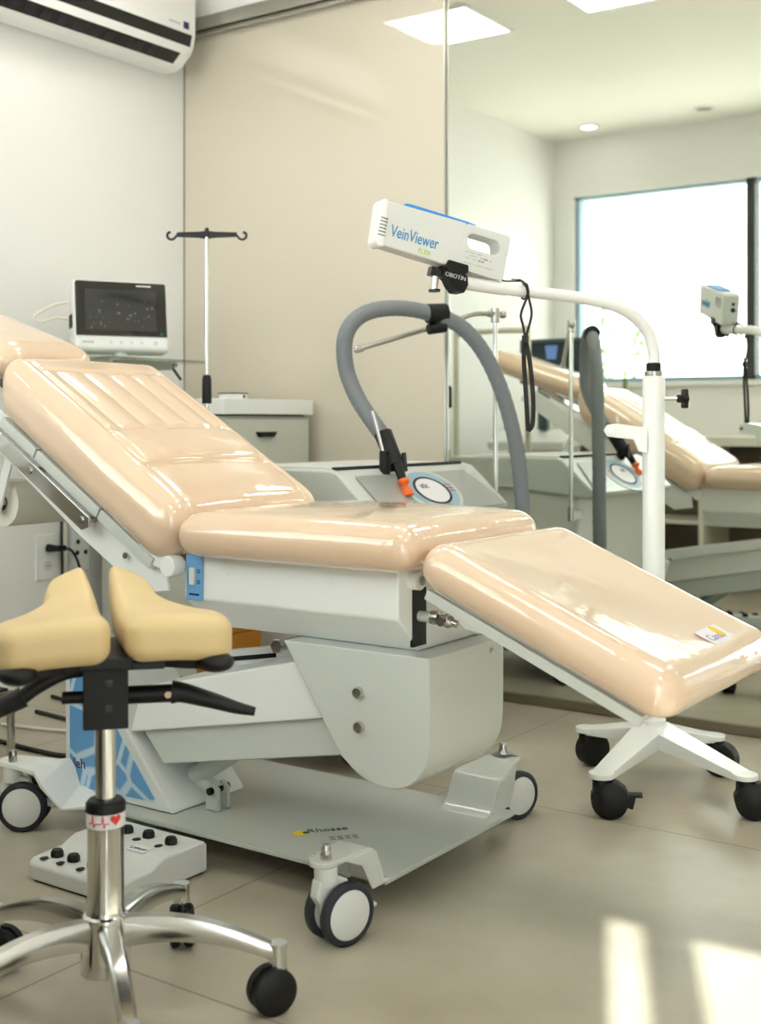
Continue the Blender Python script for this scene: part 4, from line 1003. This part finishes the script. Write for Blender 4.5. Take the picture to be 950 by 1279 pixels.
# ------------------------------------------------------------------ patient monitor on a glass shelf
mh = V((0.48, 0.877, 0)).normalized(); mn = V((0.877, -0.48, 0)); 
tl = math.radians(8)
mu = (V((0, 0, 1)) * math.cos(tl) - mn * math.sin(tl)).normalized(); mnn = mh.cross(mu).normalized()
if mnn.dot(mn) < 0: mnn = -mnn
MO = V((-3.525, 3.340, 1.454))
def mp(a, b_, d): return MO + mh * a + mu * b_ + mnn * d
mw, mhh = 0.184, 0.140
mon = thing('patient_monitor', MO - V((0, 0, 0.15)), 'white patient monitor with dark screen on the left wall behind the headrest', 'monitor')
b = B(); b.rbox((mw, mhh, 0.045), (0.016, 0.016, 0.02), lambda p: mp(p.x, p.y, p.z - 0.045), 0.012); b.done('case', M_devwhite, mon, ang=60)
b = B(); b.prism([(-mw + 0.008, -0.080), (mw - 0.008, -0.080), (mw - 0.008, mhh - 0.014), (mw - 0.014, mhh - 0.008), (-mw + 0.014, mhh - 0.008), (-mw + 0.008, mhh - 0.014)], lambda a, z, d: mp(a, z, d), -0.002, 0.0025); bez = b.done('bezel', M_bezel, mon)
b = B(); b.prism([(-0.140, -0.058), (0.135, -0.058), (0.135, 0.100), (-0.140, 0.100)], lambda a, z, d: mp(a, z, d), 0.0024, 0.0032); scr = b.done('screen', M_screen, bez)
b = B(); random.seed(11)
for k in range(30):
    a = random.uniform(-0.13, 0.12); z = random.uniform(-0.055, 0.06); w_ = random.uniform(0.003, 0.011)
    b.obox(mp(a, z, 0.0034), mp(a + w_, z, 0.0034), 0.0005, random.choice([0.0016, 0.0016, 0.0022, 0.008]), up=mu)
b.done('screen_readout', M_trace, scr)
b = B()
for a, z in ((-0.085, -0.035), (0.05, 0.01), (0.098, 0.03), (-0.12, -0.05), (0.102, 0.0)): b.obox(mp(a, z, 0.0035), mp(a + 0.006, z, 0.0035), 0.0005, 0.004, up=mu)
b.done('screen_symbol', M_tracey, scr)
b = B(); b.obox(mp(0.06, 0.119, 0.0028), mp(0.118, 0.119, 0.0028), 0.001, 0.006, up=mu); b.done('alarm_lamp', M_lightgrey, bez)
b = B(); b.obox(mp(0.148, -0.068, 0.0028), mp(0.160, -0.068, 0.0028), 0.001, 0.003, up=mu); b.obox(mp(0.1525, -0.068, 0.0028), mp(0.1555, -0.068, 0.0028), 0.001, 0.012, up=mu); b.done('green_mark', mat('green_mark', (50, 150, 110), 0.4), bez)
b = B()
for a in (-0.045, -0.005, 0.035, 0.075, 0.13): b.cyl(mp(a, -0.104, -0.001), mp(a, -0.104, 0.001), 0.006 if a < 0.1 else 0.010)
b.done('key', M_lightgrey, mon)
b = B(); b.text('mindray', 0.014, mp(-0.155, -0.108, 0.0005), mh, mu, 0.0004); b.done('lettering', M_ttext, mon)
b = B(); b.box(mp(-mw - 0.001, -0.02, -0.04), (0.006, 0.05, 0.04), Matrix((mh, mu, mnn)).transposed()); b.done('side_port', M_rubber, mon)
b = B(); b.cyl(mp(0.0, -mhh + 0.002, -0.045), mp(0.0, -mhh - 0.022, -0.045), 0.03); b.done('foot', M_lightgrey, mon)
# shelf
sz = mp(0, -mhh - 0.022, -0.045).z
sh = thing('wall_shelf', (LW, 3.45, sz - 0.03), 'clear shelf with steel brackets under the patient monitor', 'shelf')
b = B(); b.bb(LW, -3.34, 3.12, 3.62, sz - 0.011, sz - 0.001); b.done('glass_plate', M_shelfg, sh, bev=0.001)
b = B()
for yy in (3.22, 3.54): b.bb(LW, -3.45, yy - 0.008, yy + 0.008, sz - 0.036, sz - 0.011)
b.done('bracket', M_alu, sh, bev=0.002)
e = B(); e.cyl((-3.43, 3.54, sz - 0.02), (-3.43, 3.52, sz - 0.02), 0.008); e.done('screw', M_steel, sh)
e = B(); e.obox((-3.44, 3.53, sz - 0.03), (-3.425, 3.56, sz - 0.075), 0.01, 0.008); e.done('clip', M_black, sh)
# lead cable looping off the monitor
b = B(); q = mp(-mw - 0.007, 0.055, -0.045); q2 = mp(-mw - 0.009, -0.01, -0.045)
b.tube([q, q - mh * 0.06 + V((0, 0, -0.014)), q - mh * 0.125 + V((0, 0, -0.055)), q - mh * 0.10 + V((0, 0, -0.078)), q2 - mh * 0.05 + V((0, 0, 0.002)), q2], 0.0042, 10, 8); tag(b.done('monitor_lead', M_cordw, ang=60), 'pale looped cable at the side of the patient monitor', 'cable')

# ------------------------------------------------------------------ air conditioner
ac = thing('air_conditioner', (LW, 3.3, 2.56), 'white split air conditioner high on the left wall', 'air conditioner')
AX = LW + 0.225; Y0, Y1 = 2.78, 3.915
prof = [(LW, 2.60), (LW, 2.90), (AX - 0.03, 2.90), (AX, 2.875), (AX, 2.700), (AX - 0.012, 2.648), (AX - 0.026, 2.620), (AX - 0.075, 2.578), (AX - 0.12, 2.56), (LW + 0.03, 2.565)]
b = B(); b.prism(prof, lambda a, z, d: (a, d, z), Y0, Y1); acb = b.done('casing', M_devwhite, ac, bev=0.012, seg=3)
def ac_strip(p0, p1, y0, y1, off, name, m, parent=ac):
    p0 = V((p0[0], 0, p0[1])); p1 = V((p1[0], 0, p1[1])); n_ = V((-(p1.z - p0.z), 0, p1.x - p0.x)).normalized()
    if n_.z > 0: n_ = -n_
    e = B(); e.loft([[(p.x + n_.x * o, y_, p.z + n_.z * o) for p, o in ((p0, -0.004), (p1, -0.004), (p1, off), (p0, off))] for y_ in (y0, y1)])
    return e.done(name, m, parent)
ac_strip((AX - 0.001, 2.696), (AX - 0.012, 2.648), Y0 + 0.03, Y1 - 0.03, 0.003, 'upper_vent', M_blackg)
ac_strip((AX - 0.012, 2.648), (AX - 0.028, 2.618), Y0 + 0.012, Y1 - 0.04, 0.006, 'flap', M_devwhite)
ac_strip((AX - 0.028, 2.618), (AX - 0.073, 2.580), Y0 + 0.03, Y1 - 0.07, 0.003, 'outlet', M_blackg)
for k in range(11):
    y_ = Y0 + 0.10 + k * 0.080
    ac_strip((AX - 0.034, 2.613), (AX - 0.068, 2.584), y_, y_ + 0.045, 0.006, 'louvre', M_rubber)
e = B(); e.bb(AX - 0.002, AX + 0.001, 3.835, 3.868, 2.715, 2.745); e.done('badge', M_navy, ac)
e = B(); [e.bb(AX - 0.001, AX + 0.0008, 3.75 + 0.014 * k, 3.759 + 0.014 * k, 2.724, 2.732) for k in range(5)]; e.done('lettering', M_bluegrey, ac)

# ------------------------------------------------------------------ sockets, strip and cords on the left wall
so = thing('wall_socket', (LW, 3.292, 0.42), 'white wall socket plate with black plug, left wall', 'wall socket')
b = B(); b.bb(LW, LW + 0.008, 3.235, 3.35, 0.42, 0.60); b.done('plate', M_white, so, bev=0.003)
b = B(); b.lathe([(0.0, 0), (0.02, 0), (0.02, 0.003), (0, 0.003)], (LW + 0.008, 3.292, 0.475), (1, 0, 0), n=24, caps=False); b.done('socket_face', M_lightgrey, so)
b = B()
for dy in (-0.008, 0.0, 0.008): b.cyl((LW + 0.0105, 3.292 + dy, 0.475), (LW + 0.0115, 3.292 + dy, 0.475), 0.0022, n=10)
b.done('socket_hole', M_black, so)
pg = thing('power_plug', (LW + 0.03, 3.292, 0.53), 'black plug with cord in the wall socket', 'plug')
b = B(); b.cyl((LW + 0.008, 3.292, 0.545), (LW + 0.045, 3.30, 0.545), 0.017, 0.013); b.bb(LW + 0.04, LW + 0.07, 3.29, 3.335, 0.534, 0.556); b.done('plug_body', M_black, pg, bev=0.003)
b = B(); b.tube([(LW + 0.06, 3.33, 0.545), (LW + 0.075, 3.36, 0.53), (LW + 0.09, 3.385, 0.46), (LW + 0.09, 3.40, 0.34), (LW + 0.06, 3.38, 0.15), (LW + 0.10, 3.34, 0.01)], 0.0055, 10, 8); b.done('cord', M_cordb, pg)
b = B(); b.tube([(LW + 0.02, 3.352, 0.80), (LW + 0.02, 3.352, 0.66), (LW + 0.02, 3.352, 0.57), (LW + 0.022, 3.354, 0.45), (LW + 0.022, 3.354, 0.33), (LW + 0.03, 3.34, 0.12), (LW + 0.2, 3.3, 0.008)], 0.0055, 10, 8); tag(b.done('black_cable', M_cordb, ang=60), 'black cable hanging down the left wall past the socket', 'cable')
ps = thing('power_strip', (LW, 3.53, 0.44), 'pale upright power strip with black socket holes, left wall', 'power strip')
b = B(); b.bb(LW, LW + 0.04, 3.40, 3.48, 0.44, 0.80); b.done('housing', M_lightgrey, ps, bev=0.006)
for zc in (0.54, 0.70):
    e = B()
    for dy, dz in ((-0.02, 0.022), (-0.024, -0.022), (0.02, -0.022)): e.cyl((LW + 0.039, 3.44 + dy, zc + dz), (LW + 0.0412, 3.44 + dy, zc + dz), 0.010, n=16)
    e.done('socket_hole', M_black, ps)
b = B(); b.tube([(LW + 0.012, 3.372, 1.05), (LW + 0.012, 3.372, 0.60), (LW + 0.012, 3.372, 0.13)], 0.010, 10, 3); tag(b.done('cable_duct', M_cordw, ang=60), 'thin cream cable duct running up the left wall', 'cable duct')
# floor cords
def fcord(pts, m, name, label, r_=0.0055):
    b = B(); b.tube([(x, y, z + r_ + 0.0005) for x, y, z in pts], r_, 10, 8); tag(b.done(name, m, ang=60), label, 'cord')
fcord([(-3.55, 2.95, 0), (-3.35, 2.93, 0), (-3.1, 2.90, 0), (-2.95, 2.85, 0), (-2.9, 2.75, 0), (-2.98, 2.62, 0), (-3.15, 2.60, 0), (-3.45, 2.62, 0)], M_cordb, 'black_cable', 'looped black cord on the floor behind the left caster', 0.0075)
fcord([(-3.7, 3.15, 0), (-3.35, 3.08, 0), (-3.0, 3.07, 0), (-2.75, 3.0, 0)], M_cordb, 'black_cable', 'straight black cord on the floor along the left wall', 0.007)
b = B(); b.tube([(-2.672, 2.5, 0.40), (-2.72, 2.55, 0.33), (-2.83, 2.62, 0.20), (-2.86, 2.66, 0.10), (-2.80, 2.66, 0.03), (-2.74, 2.60, 0.008), (-2.80, 2.48, 0.008), (-2.95, 2.42, 0.008)], 0.007, 10, 8)
tag(b.done('white_cord', M_cordw, ang=60), 'white cord dropping from the chair base to the floor', 'cord')
b = B(); b.bb(-2.66, -2.535, 2.40, 2.55, 0.36, 0.44); b.done('motor_box', M_plate, chair, bev=0.006)
fcord([(-3.5, 2.76, 0), (-3.25, 2.81, 0.004), (-3.05, 2.89, 0.020), (-2.96, 2.93, 0.018), (-2.8, 2.945, 0.004), (-2.70, 2.94, 0)], M_cordw, 'white_cord', 'pale cord lying on the floor across the black loop', 0.006)
fcord([(-2.95, 2.36, 0), (-2.72, 2.42, 0), (-2.60, 2.33, 0), (-2.50, 2.25, 0)], M_cordb, 'black_cable', 'short dark cord on the floor under the chair bracket', 0.006)

# ------------------------------------------------------------------ chrome step at the left edge
ss = thing('step_stool', (-3.28, 2.33, 0), 'low chrome step stool at the left edge beside the chair', 'step stool')
b = B()
b.bb(-3.50, -3.065, 2.18, 2.46, 0.215, 0.232); b.done('step_board', M_steel, ss, bev=0.003)
b = B(); b.bb(-3.49, -3.075, 2.19, 2.45, 0.232, 0.238); b.done('rubber_mat', M_rubber, ss, bev=0.002)
for x0, y0 in ((-3.085, 2.455), (-3.48, 2.455), (-3.085, 2.185), (-3.48, 2.185)):
    sgn = 1 if x0 > -3.2 else -1
    b = B(); b.tube([(x0 - sgn * 0.05, y0, 0.204), (x0 - sgn * 0.015, y0, 0.203), (x0 + sgn * 0.008, y0, 0.188), (x0 + sgn * 0.014, y0, 0.16), (x0 + sgn * 0.016, y0, 0.012)], 0.0125, 12, 6); lg_ = b.done('leg', M_chrome, ss)
    e = B(); e.cyl((x0 + sgn * 0.016, y0, 0.0), (x0 + sgn * 0.016, y0, 0.025), 0.016); e.done('rubber_foot', M_black, lg_)

# ------------------------------------------------------------------ amber bin behind the lift arm
wb = thing('waste_bin', (-2.53, 2.835, 0), 'amber plastic waste bin standing behind the lift arm of the chair', 'bin')
b = B(); loops = [[(-2.53 + sx_ * w_, 2.835 + sy_ * w_ * 0.95, z_) for sx_, sy_ in ((-1, -1), (1, -1), (1, 1), (-1, 1))] for w_, z_ in ((0.064, 0.0), (0.076, 0.40), (0.078, 0.42))]; b.loft(loops); b.done('bucket', M_amber, wb, bev=0.010, seg=3)
b = B(); b.bb(-2.610, -2.450, 2.756, 2.914, 0.42, 0.438); b.done('lid', M_amber, wb, bev=0.005)

# ------------------------------------------------------------------ things seen only in the mirror
ct = thing('window_counter', (-2.7, 0.72, 0), 'long pale counter under the window, seen in the mirror', 'counter')
b = B(); b.bb(LW, -1.45, WY, 0.95, 0.90, 0.955); b.done('worktop', M_counter, ct, bev=0.004)
b = B(); b.bb(LW, LW + 0.03, WY, 0.93, 0, 0.90); b.bb(-1.49, -1.46, WY, 0.93, 0, 0.90); b.bb(-2.69, -2.66, WY, 0.93, 0, 0.90); b.done('side_panel', M_counter, ct, bev=0.002)
b = B(); b.bb(LW + 0.03, -1.49, WY + 0.005, WY + 0.02, 0.08, 0.90); b.done('back_panel', M_counterd, ct)
b = B(); b.bb(LW + 0.03, -1.49, WY + 0.02, 0.90, 0.42, 0.445); b.done('shelf', M_counter, ct)
for i, (x, w_, h_, m_, lb_) in enumerate(((-2.45, 0.22, 0.20, M_rubber, 'dark grey case on the counter shelf below the window'), (-2.08, 0.26, 0.26, M_black, 'black equipment case on the counter shelf below the window'))):
    b = B(); b.bb(x - w_ / 2, x + w_ / 2, 0.6, 0.85, 0.4465, 0.4465 + h_)
    o = b.done('equipment_case', m_, bev=0.01, seg=3); tag(o, lb_, 'case', 'cases under the counter')
    e = B(); e.tube([(x - 0.06, 0.72, 0.445 + h_), (x - 0.055, 0.72, 0.475 + h_), (x + 0.055, 0.72, 0.475 + h_), (x + 0.06, 0.72, 0.445 + h_)], 0.008, 10, 4); e.done('handle', M_black, o)
bo = thing('bottle', (-3.30, 0.62, 0.955), 'green glass bottle on the counter by the window, seen in the mirror', 'bottle')
b = B(); b.lathe([(0.0, 0), (0.036, 0.0), (0.038, 0.01), (0.038, 0.20), (0.030, 0.24), (0.015, 0.28), (0.013, 0.36), (0.015, 0.362), (0.015, 0.375), (0.0, 0.376)], bo.location, n=28, caps=False); b.done('glass', M_bottle, bo, ang=50)
b = B(); b.lathe([(0.0385, 0.05), (0.0388, 0.05), (0.0388, 0.17), (0.0385, 0.17)], bo.location, n=28, caps=False); b.done('paper_label', mat('amber_label', (170, 130, 60), 0.5), bo)
# ultrasound cart by the left wall
us = thing('ultrasound_cart', (-3.5, 1.66, 0), 'ultrasound cart with lit dark screen near the left wall, seen in the mirror', 'ultrasound machine')
b = B(); b.bb(-3.50, -3.08, 1.655, 1.69, 1.27, 1.53); b.bb(-3.40, -3.34, 1.61, 1.655, 1.0, 1.45); b.done('monitor_case', mat('slate_case', (64, 84, 90), 0.4), us, bev=0.006)
b = B(); b.bb(-3.48, -3.10, 1.690, 1.692, 1.29, 1.51); sc2 = b.done('screen', M_uscr, us)
e = B(); e.prism([(-3.32, 1.41), (-3.26, 1.41), (-3.25, 1.49), (-3.33, 1.49)], lambda a, z, d: (a, d, z), 1.692, 1.6935); e.done('scan_image', mat('scan_glow', (90, 120, 170), 0.4, emit=(90, 120, 180), estr=0.5), sc2)
e = B()
for k in range(4): e.bb(-3.33 + 0.03 * k, -3.315 + 0.03 * k, 1.692, 1.6932, 1.335, 1.343)
for k in range(3): e.bb(-3.45 + 0.025 * k, -3.442 + 0.025 * k, 1.692, 1.6932, 1.32 + 0.04 * k, 1.335 + 0.04 * k)
e.done('readout', mat('readout_green', (120, 160, 90), 0.4, emit=(120, 160, 80), estr=0.5), sc2)
b = B(); b.prism([(1.40, 0.92), (1.40, 1.0), (1.62, 1.0), (1.80, 0.93), (1.80, 0.88)], lambda a, z, d: (d, a, z), -3.66, -3.16); b.done('console', M_lightgrey, us, bev=0.01)
b = B(); b.bb(-3.60, -3.22, 1.44, 1.66, 0.14, 0.92); b.done('body', M_lightgrey, us, bev=0.015)
b = B(); b.bb(-3.64, -3.18, 1.40, 1.84, 0.10, 0.14); b.done('base', M_rubber, us, bev=0.01)
for x in (-3.60, -3.22):
    for y in (1.45, 1.79):
        e = B(); e.cyl((x - 0.015, y, 0.05), (x + 0.015, y, 0.05), 0.05); e.cyl((x, y, 0.06), (x, y, 0.105), 0.01); e.done('caster', M_black, us, bev=0.003)
# steel frame beside it
fr = thing('tube_frame', (-3.44, 2.13, 0), 'pale steel tube frame standing near the left wall, seen in the mirror', 'frame')
b = B(); zt = 1.55
b.tube([(-3.67, 2.13, 0.03), (-3.67, 2.13, zt - 0.10), (-3.665, 2.13, zt - 0.03), (-3.63, 2.13, zt), (-3.25, 2.13, zt), (-3.215, 2.13, zt - 0.03), (-3.21, 2.13, zt - 0.10), (-3.21, 2.13, 0.03)], 0.017, 14, 6); b.done('hoop', mat('cream_steel', (206, 204, 186), 0.35, 0.3), fr)
b = B(); b.cyl((-3.66, 2.13, 0.5), (-3.22, 2.13, 0.5), 0.012); b.done('cross_bar', M_steel, fr)
for x in (-3.67, -3.21):
    e = B(); e.bb(x - 0.02, x + 0.02, 1.93, 2.165, 0.0, 0.03); e.done('foot', M_steel, fr, bev=0.006)
# plant outside the window
gz = 0.0
tp = thing('garden_shrub', (-4.05, -1.15, 0), 'pale green leafy shrub outside the window, seen in the mirror', 'shrub')
st_ = B(); lv = B(); random.seed(21)
for k in range(14):
    x0 = -4.25 + random.uniform(-0.2, 0.2); y0 = -1.15 + random.uniform(-0.15, 0.15)
    top_ = V((x0 + random.uniform(-0.4, 0.35), y0 + random.uniform(-0.25, 0.25), random.uniform(1.45, 2.15)))
    base_ = V((x0, y0, 0)); mid_ = base_ * 0.5 + top_ * 0.5 + V((random.uniform(-0.05, 0.05), 0, 0.15))
    pth = smooth_path([base_, mid_, top_], 8); st_.tube([base_, mid_, top_], lambda t: 0.012 - 0.009 * t, 8, 6)
    for q in range(7, len(pth)):
        for rep in range(2):
            p = pth[q]; a = random.uniform(0, 2 * PI); d = V((math.cos(a), math.sin(a), random.uniform(-0.5, 0.5))).normalized(); sd = d.cross(V((0, 0, 1))).normalized(); Ln = random.uniform(0.14, 0.26)
            up_ = sd.cross(d)
            lv.loft([[p + d * (Ln * t) + sd * (-w_ * 0.5) + up_ * (0.006 - 0.05 * t * t), p + d * (Ln * t) + up_ * (0.0 - 0.05 * t * t), p + d * (Ln * t) + sd * (w_ * 0.5) + up_ * (0.006 - 0.05 * t * t), p + d * (Ln * t) + up_ * (0.0015 - 0.05 * t * t)] for t, w_ in ((0, 0.004), (0.25, 0.035), (0.5, 0.045), (0.8, 0.025), (1, 0.002))])
st_.done('stem', M_bark, tp); lv.done('foliage', M_leaf, tp)
og = B(); og.bb(-9, 6, -9, BY - 0.3, -0.14, 0.0); struct(og.done('ground', mat('outside_paving', (214, 210, 200), 0.9)))

# ------------------------------------------------------------------ light from outside
wd_ = bpy.data.worlds.new('sky'); SC.world = wd_; wd_.use_nodes = True
bg = wd_.node_tree.nodes['Background']; bg.inputs['Color'].default_value = (0.96, 0.985, 1.0, 1); bg.inputs['Strength'].default_value = 5.0
sun = bpy.data.lights.new('sun', 'SUN'); sun.energy = 14.0; sun.angle = math.radians(0.7); sun.color = (1.0, 0.99, 0.975)
so_ = bpy.data.objects.new('sun', sun); COL.objects.link(so_)
el = math.radians(39); az = V((0.42, -0.91, 0)).normalized()
sd_ = az * math.cos(el) + V((0, 0, math.sin(el)))
so_.rotation_euler = sd_.to_track_quat('Z', 'Y').to_euler(); so_.location = (1.5, -4, 5)

# ------------------------------------------------------------------ camera
F = 1547.0
cam = bpy.data.cameras.new('camera'); co = bpy.data.objects.new('camera', cam); COL.objects.link(co)
cam.sensor_fit = 'VERTICAL'; cam.sensor_height = 36.0; cam.sensor_width = 36.0 * 950 / 1279
cam.lens = 36.0 * F / 1279
cam.shift_y = -(639.5 - 526.0) / 1279
cam.clip_start = 0.02
yaw = math.atan2(1073, 1547)
co.location = (0, 0, CAMZ); co.rotation_euler = (math.radians(90), 0, yaw)
cam.dof.use_dof = True; cam.dof.focus_distance = 3.0; cam.dof.aperture_fstop = 3.2
SC.camera = co
SC.view_settings.view_transform = 'Standard'; SC.view_settings.look = 'None'; SC.view_settings.gamma = 1.0
SC.view_settings.use_curve_mapping = False
SC.view_settings.exposure = 0.32
SC.cycles.use_denoising = True; SC.cycles.blur_glossy = 1.0
SC.cycles.max_bounces = 10; SC.cycles.diffuse_bounces = 5; SC.cycles.glossy_bounces = 6; SC.cycles.transparent_max_bounces = 12
SC.cycles.sample_clamp_indirect = 6.0
